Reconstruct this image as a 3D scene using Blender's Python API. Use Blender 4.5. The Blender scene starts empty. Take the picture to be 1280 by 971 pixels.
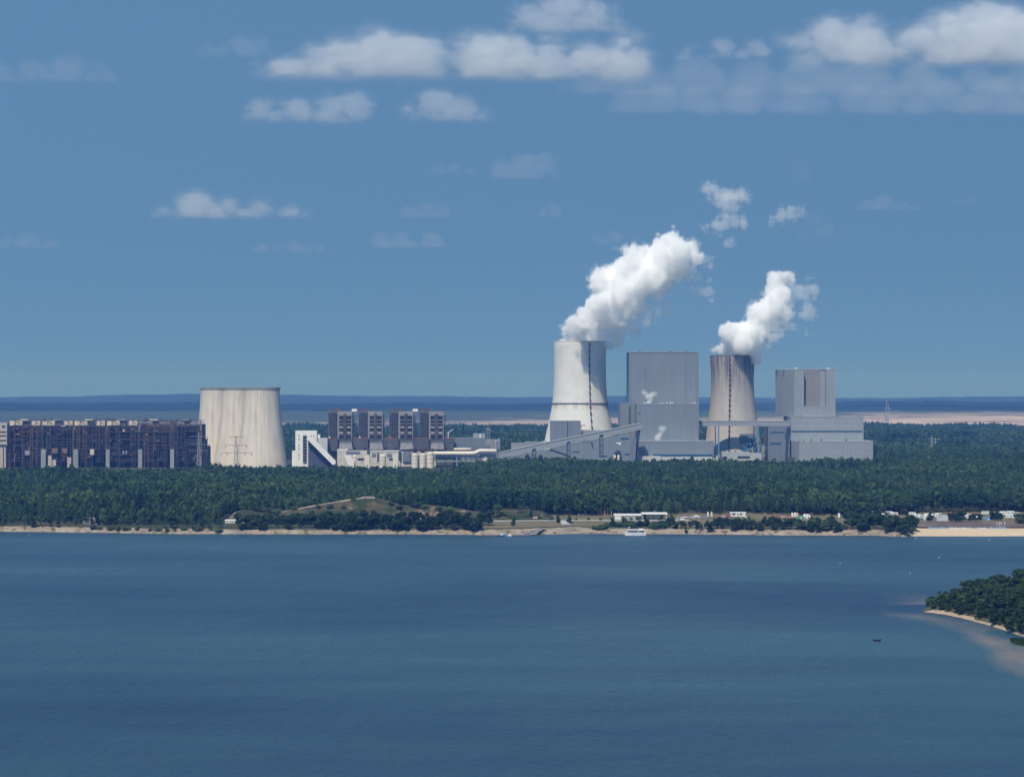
import bpy, math, random
import numpy as np
from mathutils import Vector
random.seed(7)
SC = bpy.context.scene
COL = SC.collection
F = 3000.0            # focal length in photo pixels
HZ = 497.0            # photo row of the true horizon
CX = 640.0
H = 90.0              # camera height above the water
G = 4.0               # height of the inland plain

def X(px, D): return (px - CX) / F * D
def Z(py, D): return H + (HZ - py) / F * D
def DW(py, z=0.0): return F * (H - z) / (py - HZ)     # distance of a point of height z seen at row py

# ------------------------------------------------------------------ materials
def new_mat(name):
    m = bpy.data.materials.new(name); m.use_nodes = True
    nt = m.node_tree
    for n in list(nt.nodes): nt.nodes.remove(n)
    out = nt.nodes.new('ShaderNodeOutputMaterial')
    return m, nt, out
def N(nt, t, **kw):
    n = nt.nodes.new(t)
    for k, v in kw.items():
        if k in n.inputs.keys(): n.inputs[k].default_value = v
        else: setattr(n, k, v)
    return n
def ramp(nt, fac, stops):
    r = nt.nodes.new('ShaderNodeValToRGB')
    e = r.color_ramp.elements
    while len(e) < len(stops): e.new(0.5)
    for i, (p, c) in enumerate(stops):
        e[i].position = p
        e[i].color = (c, c, c, 1) if isinstance(c, (int, float)) else (*c, 1)
    nt.links.new(fac, r.inputs[0])
    return r.outputs[0]
def mix(nt, fac, a, b, mode='MIX'):
    n = nt.nodes.new('ShaderNodeMix'); n.data_type = 'RGBA'; n.blend_type = mode
    for s, v in ((0, fac), (6, a), (7, b)):
        if hasattr(v, 'is_linked'): nt.links.new(v, n.inputs[s])
        else: n.inputs[s].default_value = v if isinstance(v, (int, float)) else (*v, 1)
    return n.outputs[2]
def mapping(nt, vec, scale=(1, 1, 1), loc=(0, 0, 0)):
    n = nt.nodes.new('ShaderNodeMapping')
    n.inputs['Scale'].default_value = scale; n.inputs['Location'].default_value = loc
    nt.links.new(vec, n.inputs[0]); return n.outputs[0]
def noise(nt, vec, scale, detail=4, rough=.55):
    n = N(nt, 'ShaderNodeTexNoise', Scale=scale, Detail=detail, Roughness=rough)
    nt.links.new(vec, n.inputs['Vector']); return n.outputs['Fac']
def math_(nt, op, a, b=0.0, c=None):
    n = nt.nodes.new('ShaderNodeMath'); n.operation = op
    for i, v in enumerate((a, b) if c is None else (a, b, c)):
        if hasattr(v, 'is_linked'): nt.links.new(v, n.inputs[i])
        else: n.inputs[i].default_value = v
    return n.outputs[0]

def M(name, c, var=.18, scale=.25, rough=.75, metal=0.0, streak=0.0, seam=None, stain=None, gloss=.3):
    """Procedural surface: base colour, blotchy variation, vertical weather streaks, panel seams (w, h)."""
    m, nt, out = new_mat(name)
    b = N(nt, 'ShaderNodeBsdfPrincipled', Roughness=rough, Metallic=metal)
    b.inputs['Specular IOR Level'].default_value = gloss
    pos = N(nt, 'ShaderNodeNewGeometry').outputs['Position']
    f = noise(nt, pos, scale, 5)
    lo = tuple(x * (1 - var) for x in c); hi = tuple(min(1, x * (1 + var)) for x in c)
    col = ramp(nt, f, [(.3, lo), (.7, hi)])
    if streak:
        s = noise(nt, mapping(nt, pos, (1, 1, .06)), .5, 4)
        col = mix(nt, streak, col, ramp(nt, s, [(.35, .45), (.65, 1.0)]), 'MULTIPLY')
    if stain:
        s = noise(nt, pos, stain[1], 4)
        col = mix(nt, ramp(nt, s, [(.55, 0), (.68, 1)]), col, stain[0])
    if seam:
        s2 = N(nt, 'ShaderNodeSeparateXYZ'); nt.links.new(pos, s2.inputs[0])
        hx = math_(nt, 'ADD', s2.outputs[0], math_(nt, 'MULTIPLY', s2.outputs[1], 1.0))
        cb = N(nt, 'ShaderNodeCombineXYZ'); nt.links.new(hx, cb.inputs[0]); nt.links.new(s2.outputs[2], cb.inputs[1])
        br = N(nt, 'ShaderNodeTexBrick', Scale=1.0)
        br.offset = 0.0
        br.inputs['Brick Width'].default_value = seam[0]; br.inputs['Row Height'].default_value = seam[1]
        br.inputs['Mortar Size'].default_value = seam[2]
        br.inputs['Color1'].default_value = (1, 1, 1, 1); br.inputs['Color2'].default_value = (.93, .93, .93, 1)
        br.inputs['Mortar'].default_value = (.66, .66, .68, 1)
        nt.links.new(cb.outputs[0], br.inputs['Vector'])
        col = mix(nt, 1.0, col, br.outputs['Color'], 'MULTIPLY')
    nt.links.new(col, b.inputs['Base Color'])
    nt.links.new(b.outputs[0], out.inputs[0])
    return m

# ------------------------------------------------------------------ objects
def tag(o, label=None, cat=None, group=None, kind=None):
    if label: o['label'] = label
    if cat: o['category'] = cat
    if group: o['group'] = group
    if kind: o['kind'] = kind
    return o
def thing(name, label, cat, loc=(0, 0, 0), group=None, rz=0.0):
    o = bpy.data.objects.new(name, None); COL.objects.link(o)
    o.location = loc; o.rotation_euler = (0, 0, rz); o.empty_display_size = 2
    return tag(o, label, cat, group)
def copy_tree(o, parent=None):
    c = o.copy(); COL.objects.link(c); c.parent = parent
    for ch in o.children: copy_tree(ch, c)
    return c

class MB:
    """Collects shapes; build() links them as one mesh object. Coordinates are relative to org."""
    def __init__(s, org=(0, 0, 0)): s.v = []; s.f = []; s.o = org
    def add(s, vs, fs):
        b = len(s.v); ox, oy, oz = s.o
        s.v += [(x - ox, y - oy, z - oz) for x, y, z in vs]
        s.f += [tuple(b + i for i in f) for f in fs]
        return s
    def box(s, x0, x1, y0, y1, z0, z1):
        return s.add([(x0, y0, z0), (x1, y0, z0), (x1, y1, z0), (x0, y1, z0), (x0, y0, z1), (x1, y0, z1), (x1, y1, z1), (x0, y1, z1)],
                     [(0, 3, 2, 1), (4, 5, 6, 7), (0, 1, 5, 4), (1, 2, 6, 5), (2, 3, 7, 6), (3, 0, 4, 7)])
    def prism(s, poly, y0, y1):
        """poly: (x, z) outline, counter-clockwise seen from -y; extruded from y0 (front) to y1."""
        n = len(poly)
        vs = [(x, y0, z) for x, z in poly] + [(x, y1, z) for x, z in poly]
        return s.add(vs, [tuple(range(n)), tuple(reversed(range(n, 2 * n)))] + [(i, i + n, (i + 1) % n + n, (i + 1) % n) for i in range(n)])
    def plan(s, poly, z0, z1):
        """poly: (x, y) outline extruded upwards."""
        n = len(poly)
        vs = [(x, y, z0) for x, y in poly] + [(x, y, z1) for x, y in poly]
        return s.add(vs, [tuple(reversed(range(n))), tuple(range(n, 2 * n))] + [(i, (i + 1) % n, (i + 1) % n + n, i + n) for i in range(n)])
    def bar(s, a, b, w, h=None):
        h = h or w
        a = Vector(a); b = Vector(b); d = (b - a).normalized()
        u = d.cross(Vector((0, 0, 1)))
        if u.length < 1e-3: u = Vector((1, 0, 0))
        u.normalize(); v = u.cross(d).normalized()
        vs = []
        for p in (a, b):
            for i, j in ((-1, -1), (1, -1), (1, 1), (-1, 1)):
                vs.append(tuple(p + u * (i * w / 2) + v * (j * h / 2)))
        return s.add(vs, [(0, 1, 2, 3), (7, 6, 5, 4), (0, 4, 5, 1), (1, 5, 6, 2), (2, 6, 7, 3), (3, 7, 4, 0)])
    def lathe(s, prof, n=24, c=(0, 0), cap=True, sq=(1, 1)):
        """prof: (r, z) from bottom to top round the vertical through c."""
        vs = []; fs = []
        for r, z in prof:
            for k in range(n):
                t = 2 * math.pi * k / n
                vs.append((c[0] + r * sq[0] * math.cos(t), c[1] + r * sq[1] * math.sin(t), z))
        for i in range(len(prof) - 1):
            for k in range(n):
                a = i * n + k; b_ = i * n + (k + 1) % n
                fs.append((a, b_, b_ + n, a + n))
        if cap:
            fs.append(tuple(reversed(range(n)))); fs.append(tuple(range((len(prof) - 1) * n, len(prof) * n)))
        return s.add(vs, fs)
    def tube(s, pts, r, n=8):
        pts = [Vector(p) for p in pts]; vs = []; fs = []
        for i, p in enumerate(pts):
            d = (pts[min(i + 1, len(pts) - 1)] - pts[max(i - 1, 0)]).normalized()
            u = d.cross(Vector((0, 0, 1)))
            if u.length < 1e-3: u = Vector((1, 0, 0))
            u.normalize(); v = u.cross(d)
            rr = r[i] if isinstance(r, (list, tuple)) else r
            for k in range(n):
                t = 2 * math.pi * k / n
                vs.append(tuple(p + u * (rr * math.cos(t)) + v * (rr * math.sin(t))))
        for i in range(len(pts) - 1):
            for k in range(n):
                a = i * n + k; b_ = i * n + (k + 1) % n
                fs.append((a, a + n, b_ + n, b_))
        fs.append(tuple(range(n))); fs.append(tuple(reversed(range((len(pts) - 1) * n, len(pts) * n))))
        return s.add(vs, fs)
    def build(s, name, mat, parent=None, smooth=False, label=None):
        me = bpy.data.meshes.new(name); me.from_pydata(s.v, [], s.f)
        me.materials.append(mat)
        if smooth: me.shade_smooth()
        me.update()
        o = bpy.data.objects.new(name, me); COL.objects.link(o)
        if parent: o.parent = parent
        else: o.location = s.o
        if label: o['label'] = label
        return o

def np_mesh(name, v, f, mat, smooth=True, kind=None, parent=None):
    """v: (n,3) array, f: (m,4) array of quads."""
    me = bpy.data.meshes.new(name)
    me.vertices.add(len(v)); me.vertices.foreach_set('co', np.asarray(v, np.float32).ravel())
    k = f.shape[1]
    me.loops.add(f.size); me.loops.foreach_set('vertex_index', np.asarray(f, np.int32).ravel())
    me.polygons.add(len(f))
    me.polygons.foreach_set('loop_start', np.arange(0, f.size, k, dtype=np.int32))
    me.polygons.foreach_set('loop_total', np.full(len(f), k, np.int32))
    me.update(calc_edges=True); me.validate()
    if smooth: me.shade_smooth()
    if mat: me.materials.append(mat)
    o = bpy.data.objects.new(name, me); COL.objects.link(o)
    if kind: o['kind'] = kind
    if parent: o.parent = parent
    return o
def grid_faces(nu, nv):
    i = np.arange(nu - 1)[:, None]; j = np.arange(nv - 1)[None, :]
    a = i * nv + j
    return np.stack([a, a + nv, a + nv + 1, a + 1], -1).reshape(-1, 4)
def fan(name, pxs, Ds, zf, mat, kind='structure', dfun=None):
    """A sheet laid out by bearing and distance from the shore road side; zf(px, D) gives its height."""
    P, DD = np.meshgrid(np.asarray(pxs, float), np.asarray(Ds, float), indexing='ij')
    if dfun is not None: DD = dfun(P, DD)
    x = (P - CX) / F * DD
    z = zf(P, DD)
    v = np.stack([x, DD, np.broadcast_to(z, x.shape)], -1).reshape(-1, 3)
    return np_mesh(name, v, grid_faces(*P.shape), mat, True, kind)

# ------------------------------------------------------------------ value noise for shapes
def _hash(ix, iy, iz, seed):
    h = (ix.astype(np.int64) * 374761393 + iy.astype(np.int64) * 668265263 + iz.astype(np.int64) * 2147483647 + seed * 144665) & 0xffffffff
    h = ((h ^ (h >> 13)) * 1274126177) & 0xffffffff
    h = ((h ^ (h >> 16)) * 2246822519) & 0xffffffff
    return ((h ^ (h >> 15)) & 0xffff) / 65535.0
def vnoise(x, y, z, seed=0):
    ix, iy, iz = np.floor(x), np.floor(y), np.floor(z)
    fx, fy, fz = x - ix, y - iy, z - iz
    ix, iy, iz = ix.astype(np.int64), iy.astype(np.int64), iz.astype(np.int64)
    u, v, w = (t * t * t * (t * (t * 6 - 15) + 10) for t in (fx, fy, fz))
    c = [[[_hash(ix + a, iy + b, iz + d, seed) for d in (0, 1)] for b in (0, 1)] for a in (0, 1)]
    l = lambda a, b, t: a + (b - a) * t
    return l(l(l(c[0][0][0], c[1][0][0], u), l(c[0][1][0], c[1][1][0], u), v),
             l(l(c[0][0][1], c[1][0][1], u), l(c[0][1][1], c[1][1][1], u), v), w)
def fbm(x, y, z, octaves=4, seed=0, gain=.5, lac=2.03, billow=False):
    s = 0; a = 1; t = 0
    for o in range(octaves):
        n = vnoise(x, y, z, seed + o * 17) * 2 - 1
        if billow: n = 2.2 * np.sqrt(n * n + .0009) - .62
        s = s + a * n; t += a; a *= gain
        x, y, z = x * lac + 3.1, y * lac + 1.7, z * lac + 5.3
    return s / t

def surface_nets(f, iso, org, h):
    """Closed quad mesh of f > iso on a regular grid f[x,y,z]; h is the cell size."""
    f = f - iso
    s = f > 0
    cs = [s[a:s.shape[0] - 1 + a, b:s.shape[1] - 1 + b, c:s.shape[2] - 1 + c] for a in (0, 1) for b in (0, 1) for c in (0, 1)]
    cnt = sum(c.astype(np.int8) for c in cs)
    act = (cnt > 0) & (cnt < 8)
    idx = -np.ones(act.shape, np.int64); idx[act] = np.arange(act.sum())
    ii = np.argwhere(act)
    pos = np.zeros((len(ii), 3)); w = np.zeros(len(ii))
    corners = [(a, b, c) for a in (0, 1) for b in (0, 1) for c in (0, 1)]
    val = {c: f[ii[:, 0] + c[0], ii[:, 1] + c[1], ii[:, 2] + c[2]] for c in corners}
    for a in corners:
        for ax in range(3):
            if a[ax] == 0:
                b = list(a); b[ax] = 1; b = tuple(b)
                va, vb = val[a], val[b]
                m = (va > 0) != (vb > 0)
                t = np.where(m, va / np.where(m, va - vb, 1), 0)
                p = np.tile(np.array(a, float), (len(ii), 1)); p[:, ax] = t
                pos += p * m[:, None]; w += m
    v = (ii + pos / w[:, None]) * h + np.array(org)
    fs = []
    for ax in range(3):
        sl0 = [slice(None)] * 3; sl1 = [slice(None)] * 3
        sl0[ax] = slice(0, -1); sl1[ax] = slice(1, None)
        a, b = s[tuple(sl0)], s[tuple(sl1)]
        for flip, e in ((False, a & ~b), (True, ~a & b)):
            q = np.argwhere(e)
            u, w_ = [(1, 2), (2, 0), (0, 1)][ax]
            ok = (q[:, u] > 0) & (q[:, w_] > 0) & (q[:, u] < f.shape[u] - 1) & (q[:, w_] < f.shape[w_] - 1)
            q = q[ok]
            def g(du, dw):
                r = q.copy(); r[:, u] += du; r[:, w_] += dw
                return idx[r[:, 0], r[:, 1], r[:, 2]]
            quad = np.stack([g(-1, -1), g(0, -1), g(0, 0), g(-1, 0)], 1)
            fs.append(quad[:, ::-1] if flip else quad)
    fs = np.concatenate(fs)
    return v, fs
SKY_TINT = (.935, 1.115, .985); SKY_STR = .176; SKY_LIFT = 1.1; EXPOSURE = 0.0
HAZE_COL = (.14, .335, .85); HAZE_DEN = 1.03e-4
WATER_A = (.011, .034, .072); WATER_B = (.033, .082, .108); WATER_BUMP = .9; CLOUD_MUL = .38
# ------------------------------------------------------------------ camera, sun, sky, air
cam = bpy.data.cameras.new('camera'); co = bpy.data.objects.new('camera', cam); COL.objects.link(co)
cam.sensor_width = 36; cam.lens = 36 * F / 1280
cam.shift_y = (HZ - 485.5) / 1280
cam.clip_start = 1; cam.clip_end = 120000
co.location = (0, 0, H); co.rotation_euler = (math.pi / 2, 0, 0)
SC.camera = co

SUN_EL, SUN_AZ = math.radians(55), math.radians(21)     # azimuth: left of straight behind the camera
sd = Vector((-math.sin(SUN_AZ) * math.cos(SUN_EL), -math.cos(SUN_AZ) * math.cos(SUN_EL), math.sin(SUN_EL)))
sl = bpy.data.lights.new('sun', 'SUN'); sl.energy = 4.25; sl.angle = math.radians(.53); sl.color = (1, .945, .875)
so = bpy.data.objects.new('sun', sl); COL.objects.link(so)
so.rotation_euler = sd.to_track_quat('Z', 'Y').to_euler()
so.location = (-200, -300, 600)

W = bpy.data.worlds.new('World'); SC.world = W; W.use_nodes = True
nt = W.node_tree
for n in list(nt.nodes): nt.nodes.remove(n)
wo = nt.nodes.new('ShaderNodeOutputWorld'); bg = nt.nodes.new('ShaderNodeBackground')
sky = nt.nodes.new('ShaderNodeTexSky'); sky.sky_type = 'NISHITA'; sky.sun_disc = False
sky.sun_elevation = SUN_EL
sky.sun_rotation = math.atan2(sd.x, sd.y)
sky.air_density = 1.0; sky.dust_density = .0; sky.ozone_density = 4.0; sky.altitude = 100
tc = nt.nodes.new('ShaderNodeTexCoord').outputs['Generated']
va = nt.nodes.new('ShaderNodeVectorMath'); va.operation = 'ADD'; va.inputs[1].default_value = (0, 0, SKY_LIFT)
nt.links.new(tc, va.inputs[0])
vn = nt.nodes.new('ShaderNodeVectorMath'); vn.operation = 'NORMALIZE'; nt.links.new(va.outputs[0], vn.inputs[0])
nt.links.new(vn.outputs[0], sky.inputs[0])
tint = mix(nt, 1.0, sky.outputs[0], SKY_TINT, 'MULTIPLY')
nt.links.new(tint, bg.inputs[0])
bg.inputs[1].default_value = SKY_STR
nt.links.new(bg.outputs[0], wo.inputs[0])

vs = SC.view_settings
vs.view_transform = 'Standard'; vs.look = 'None'; vs.gamma = 1; vs.exposure = EXPOSURE
vs.use_curve_mapping = False
cy = SC.cycles
cy.use_denoising = True
cy.max_bounces = 80; cy.volume_bounces = 72; cy.diffuse_bounces = 2; cy.glossy_bounces = 2
cy.transparent_max_bounces = 16; cy.transmission_bounces = 2
cy.use_adaptive_sampling = False
cy.sample_clamp_indirect = 6

# the air: one even box of pale blue haze, sky and clouds outside it
m, nt, out = new_mat('haze_air')
pv = N(nt, 'ShaderNodeVolumePrincipled')
pv.inputs['Color'].default_value = (*HAZE_COL, 1); pv.inputs['Absorption Color'].default_value = (1, 1, 1, 1)
pv.inputs['Density'].default_value = HAZE_DEN; pv.inputs['Anisotropy'].default_value = 0.36
nt.links.new(pv.outputs[0], out.inputs['Volume'])
MB().box(-30000, 30000, -4000, 34000, -9, 420).build('haze', m)['kind'] = 'stuff'
# ------------------------------------------------------------------ terrain and water
SH_PX = np.array([-2500, 0, 120, 200, 300, 500, 620, 680, 720, 800, 900, 1000, 1095, 1130, 1146, 1180, 1280, 1400, 2800], float)
SH_PY = np.array([661, 664, 665.5, 667, 667.3, 667.5, 668.3, 668, 667, 667.3, 668, 669, 669, 671, 670, 670, 670, 670.5, 674], float)
def shore(px):
    px = np.asarray(px, float)
    d = F * H / (np.interp(px, SH_PX, SH_PY) - HZ)
    return d + 2.5 * fbm(px * .06, 0 * px, 0 * px, 3, 5)
def bank_w(px):
    return np.interp(px, [-2500, 250, 300, 590, 640, 720, 740, 1136, 1150, 2800], [10, 10, 7, 7, 12, 24, 11, 11, 40, 40])
def bank_z(t, px=None):
    z = np.where(t < 0, t * 3.0, (G - .15) * np.clip(t, 0, 1) ** .8)
    return z

# lake: one sheet with finer cells where the bottom shoals round the spit
xs = np.unique(np.concatenate([np.linspace(-9000, 9000, 37), np.arange(120, 520, 3.0)]))
ys = np.unique(np.concatenate([np.linspace(-4000, 1720, 20), np.arange(740, 1060, 3.0)]))
XX, YY = np.meshgrid(xs, ys, indexing='ij')
m, nt, out = new_mat('lake_water')
geo = N(nt, 'ShaderNodeNewGeometry').outputs['Position']
att = N(nt, 'ShaderNodeAttribute', attribute_name='shallow').outputs['Fac']
big = noise(nt, mapping(nt, geo, (.0015, .0042, 1), (3, 1, 0)), 1.0, 7, .62)
mid = noise(nt, mapping(nt, geo, (.007, .018, 1), (9, 4, 0)), 1.0, 4, .6)
str_ = math_(nt, 'ADD', math_(nt, 'MULTIPLY', big, .75), math_(nt, 'MULTIPLY', mid, .25))
gust = ramp(nt, str_, [(.36, 0), (.64, 1)])
deep = mix(nt, gust, WATER_A, WATER_B)  # wind patches' differing reflection is also put into the base colour
col = mix(nt, att, deep, (.21, .165, .13))
b = N(nt, 'ShaderNodeBsdfPrincipled', IOR=1.33)
nt.links.new(col, b.inputs['Base Color'])
nt.links.new(math_(nt, 'ADD', math_(nt, 'MULTIPLY', gust, -.07), .46), b.inputs['Roughness'])
w1 = noise(nt, mapping(nt, geo, (.36, .14, 1)), 1.0, 4, .6)
w2 = noise(nt, mapping(nt, geo, (.10, .035, 1), (5, 2, 0)), 1.0, 3, .55)
hh = math_(nt, 'ADD', math_(nt, 'MULTIPLY', w1, 1.0), math_(nt, 'MULTIPLY', w2, 2.2))
bp = N(nt, 'ShaderNodeBump', Distance=WATER_BUMP, Strength=1.0)
nt.links.new(math_(nt, 'MULTIPLY', hh, math_(nt, 'ADD', math_(nt, 'MULTIPLY', gust, .6), .7)), bp.inputs['Height'])
nt.links.new(bp.outputs[0], b.inputs['Normal'])
nt.links.new(b.outputs[0], out.inputs[0])
lake = np_mesh('lake_water', np.stack([XX, YY, 0 * XX], -1).reshape(-1, 3), grid_faces(*XX.shape), m, False, 'structure')
YS = np.maximum(YY, 60.0)
ppx = CX + XX * F / YS; ppy = HZ + F * H / YS
n1 = fbm(XX * .03, YY * .02, 0 * XX, 4, 3)
SPX = [1090, 1155, 1180, 1200, 1230, 1250, 1262, 1280, 1500, 1900]
SPY = [764, 765, 768, 772, 780, 786, 790, 796, 822, 850]
yl = np.interp(ppx, SPX, SPY)
wid = np.interp(ppx, [1095, 1130, 1160, 1200, 1240, 1280, 1500], [3, 8, 10, 20, 34, 44, 60])
rise = np.interp(ppx, [1090, 1200, 1240, 1300], [.5, .22, .8, 1])
t = (ppy - yl) / wid
n2 = fbm(XX * .10, YY * .05, 0 * XX, 3, 4)
sh = np.clip(1 - np.abs(t - .62) / (.62 + .42 * n1), 0, 1) * rise * np.clip(1 + .7 * n2, .3, 1.2)
sh2 = np.clip(1 - np.abs(ppy - 753.5 - .6 * n1) / 2.2, 0, 1) * np.clip((ppx - 1108) / 45, 0, 1) * .6 * (ppx < 1170)
sh = np.clip(np.maximum(sh, sh2) * np.clip((ppx - 1100) / 40, 0, 1), 0, 1) ** .8
a = lake.data.attributes.new('shallow', 'FLOAT', 'POINT'); a.data.foreach_set('value', sh.astype(np.float32).ravel())

def ground_mat(name, stops, scales=(.012, .09), patch=None, dots=None):
    m, nt, out = new_mat(name)
    pos = N(nt, 'ShaderNodeNewGeometry').outputs['Position']
    f = math_(nt, 'ADD', math_(nt, 'MULTIPLY', noise(nt, pos, scales[0], 5), .5), math_(nt, 'MULTIPLY', noise(nt, pos, scales[1], 6), .5))
    c = ramp(nt, f, stops)
    if patch:
        c = mix(nt, ramp(nt, noise(nt, mapping(nt, pos, patch[1]), 1.0, 5, .6), [(patch[2], 0), (patch[3], 1)]), c, patch[0])
    if dots:
        c = mix(nt, ramp(nt, noise(nt, pos, dots[1], 3), [(dots[2], 0), (dots[2] + .06, 1)]), c, dots[0])
    b = N(nt, 'ShaderNodeBsdfPrincipled', Roughness=.95); b.inputs['Specular IOR Level'].default_value = .1
    nt.links.new(c, b.inputs['Base Color']); nt.links.new(b.outputs[0], out.inputs[0])
    return m
PXW = np.concatenate([np.linspace(-2500, -160, 40), np.arange(-150, 1440, 4.0), np.linspace(1450, 2800, 30)])
mg = ground_mat('forest_floor', [(.3, (.03, .04, .018)), (.5, (.055, .06, .03)), (.7, (.09, .085, .045))])
Dg = np.concatenate([[-1.2, 0], np.geomspace(3, 33000 - 1500, 90)])
fan('ground', PXW, Dg, lambda P, D: np.where(D < shore(P) + bank_w(P) - 2.6, G - 2.5, G + 0 * D), mg, 'structure', lambda P, D: shore(P) + bank_w(P) - 2 + D)
mb_ = ground_mat('bank_sand', [(.34, (.15, .125, .095)), (.5, (.26, .215, .165)), (.66, (.37, .305, .235))], (.06, .5), dots=((.10, .10, .05), .22, .56))
ms_ = ground_mat('beach_sand', [(.3, (.47, .36, .235)), (.7, (.56, .44, .30))], (.02, .3))
tt = np.array([-.5, -.15, 0, .12, .25, .4, .55, .7, .85, 1.0])
def bz(P, D):
    t = (D - shore(P)) / bank_w(P)
    return bank_z(t) + .35 * fbm(P * .15, D * .12, 0 * D, 3, 8) * np.clip(t * 4, 0, 1) * np.clip((1 - t) * 4, 0, 1) * np.where(P > 1146, .25, 1)
sandy = lambda lo, hi: np.unique(np.concatenate([[lo, hi], PXW[(PXW > lo) & (PXW < hi)]]))
fan('shore_bank', sandy(-2500, 1141), tt, bz, mb_, 'structure', lambda P, T: shore(P) + T * bank_w(P))
fan('sand_beach', sandy(1141, 2800), tt, bz, ms_, 'structure', lambda P, T: shore(P) + T * bank_w(P))
# dry meadow behind the landing and road along it
mm = ground_mat('meadow_grass', [(.3, (.075, .08, .035)), (.5, (.135, .12, .062)), (.7, (.21, .17, .10))], (.03, .2), patch=((.20, .145, .10), (.02, .05, .05), .52, .66))
fan('meadow', np.arange(586, 1300, 4.0), np.linspace(0, 1, 16), lambda P, D: G + .06 + 0 * D, mm, 'structure',
    lambda P, T: (shore(P) + bank_w(P) - 1.9) * (1 - T) + T * np.interp(P, [586, 640, 700, 1000, 1300], [1690, 1725, 1790, 1790, 1815]))
mr = M('road_concrete', (.42, .41, .39), .1, .1)
fan('road', np.arange(617, 862, 4.0), np.array([-3.2, 3.2]), lambda P, D: G + .12 + 0 * D, mr, 'structure',
    lambda P, T: 1676 + T * 1.6 + (P - 617) * .04)
# path from road down to the landing
MB().add([(X(700, 1672), 1672, G + .1), (X(711, 1672), 1672, G + .1), (X(713, 1630), 1630, G + .1), (X(702, 1630), 1630, G + .1)], [(0, 3, 2, 1)]).build('landing_path', mr)['kind'] = 'structure'

# grassy mound with the land-art ramp
RPX = [286, 294, 305, 315, 335, 348, 387, 420, 440, 455, 470, 486, 502, 520, 536, 552, 569, 591, 610, 630, 662, 679, 692]
RPY = [646, 640, 637, 638, 640.5, 640.5, 632.5, 627, 623.5, 622, 622.4, 626, 631.5, 632.5, 631.5, 632.5, 635, 638.5, 639, 636.3, 637, 639.5, 646]
MD = 1722.0
def mound_z(P, D):
    r = Z(np.interp(P, RPX, RPY), MD)
    s = (D - MD)
    w = np.where(s < 0, 40.0, 42.0)
    return G - .3 + (r - G + .3) * np.clip(1 - (s / w) ** 2, 0, 1) ** 1.2 + .5 * fbm(P * .09, D * .05, 0 * D, 3, 9) * (np.abs(s) < 38) * (np.abs(s) > 4)
mmd = ground_mat('mound_grass', [(.32, (.036, .040, .018)), (.5, (.066, .060, .032)), (.68, (.10, .082, .05))], (.03, .16),
                 patch=((.24, .185, .115), (.09, .02, .05), .57, .68), dots=((.03, .045, .018), .07, .54))
fan('grass_mound', np.arange(286, 693, 2.0), np.linspace(MD - 41, MD + 43, 36), mound_z, mmd)
mp = M('sand_path', (.40, .33, .24), .15, .3)
def ribbon(name, pts, w, mat):
    v = []; f = []
    for i, (px, D) in enumerate(pts):
        for s in (-1, 1):
            d = D + s * w / 2
            v.append((X(px, d), d, float(mound_z(np.array(float(px)), np.array(float(d)))) + .22))
    for i in range(len(pts) - 1): f.append((2 * i, 2 * i + 1, 2 * i + 3, 2 * i + 2))
    o = MB().add(v, f).build(name, mat); o['kind'] = 'structure'; return o
ribbon('footpath', [(p, MD - 4.5) for p in range(346, 456, 3)], 5, mp)
ribbon('footpath', [(296 + 9 * math.cos(a) * 1.0, MD - 14 - 9 * math.sin(a)) for a in np.linspace(1.2, 4.6, 14)], 4, mp)

# peninsula (front shore given by SPX, SPY)
PB_PX = [1153, 1165, 1180, 1220, 1280, 1500, 2400]; PB_D = [1013, 1034, 1052, 1082, 1118, 1180, 1250]
def pen_front(P): return F * H / (np.interp(P, SPX, SPY) - HZ)
def pen_d(P, T): return pen_front(P) * (1 - T) + np.interp(P, PB_PX, PB_D) * T
def pen_z(P, D):
    f0 = pen_front(P); b0 = np.interp(P, PB_PX, PB_D)
    e = np.minimum(D - f0, b0 - D)
    return np.clip(-.5 + e * .28, -.6, 1.9) + .15 * fbm(P * .2, D * .2, 0 * D, 2, 4)
mpn = ground_mat('spit_soil', [(.3, (.05, .055, .025)), (.7, (.12, .11, .06))], (.05, .3))
msp = ground_mat('spit_sand', [(.3, (.30, .23, .15)), (.7, (.46, .36, .24))], (.1, .6))
pxp = np.concatenate([np.arange(1153, 1320, 1.5), np.linspace(1322, 2400, 50)])
fan('peninsula', pxp, np.concatenate([np.linspace(.0, .16, 8), np.linspace(.2, 1, 16)]), lambda P, D: pen_z(P, D) - .02, mpn, 'structure', pen_d)
fan('peninsula_beach', pxp, np.linspace(-.03, .16, 8), lambda P, D: pen_z(P, D) + .06 * np.clip((D - pen_front(P)) < 6, 0, 1) - .25 * ((D - pen_front(P)) > 6), msp, 'structure', pen_d)
# grass spit at the right edge
gs_px = np.concatenate([np.arange(1264, 1300, 1.0), np.linspace(1302, 1700, 30)])
def spit_d(P, T):
    c = np.interp(P, [1264, 1280, 1400, 1700], [884, 880, 850, 800]); w = np.interp(P, [1264, 1268, 1280, 1400, 1700], [.4, 7, 12, 18, 20])
    return c + T * w
fan('grass_spit', gs_px, np.linspace(-1.25, 1, 9), lambda P, D: .35 - .7 * (np.abs(D - spit_d(P, 0 * P)) / np.maximum(spit_d(P, 1 + 0 * P) - spit_d(P, 0 * P), .3)) ** 2, msp, 'structure', spit_d)

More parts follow.
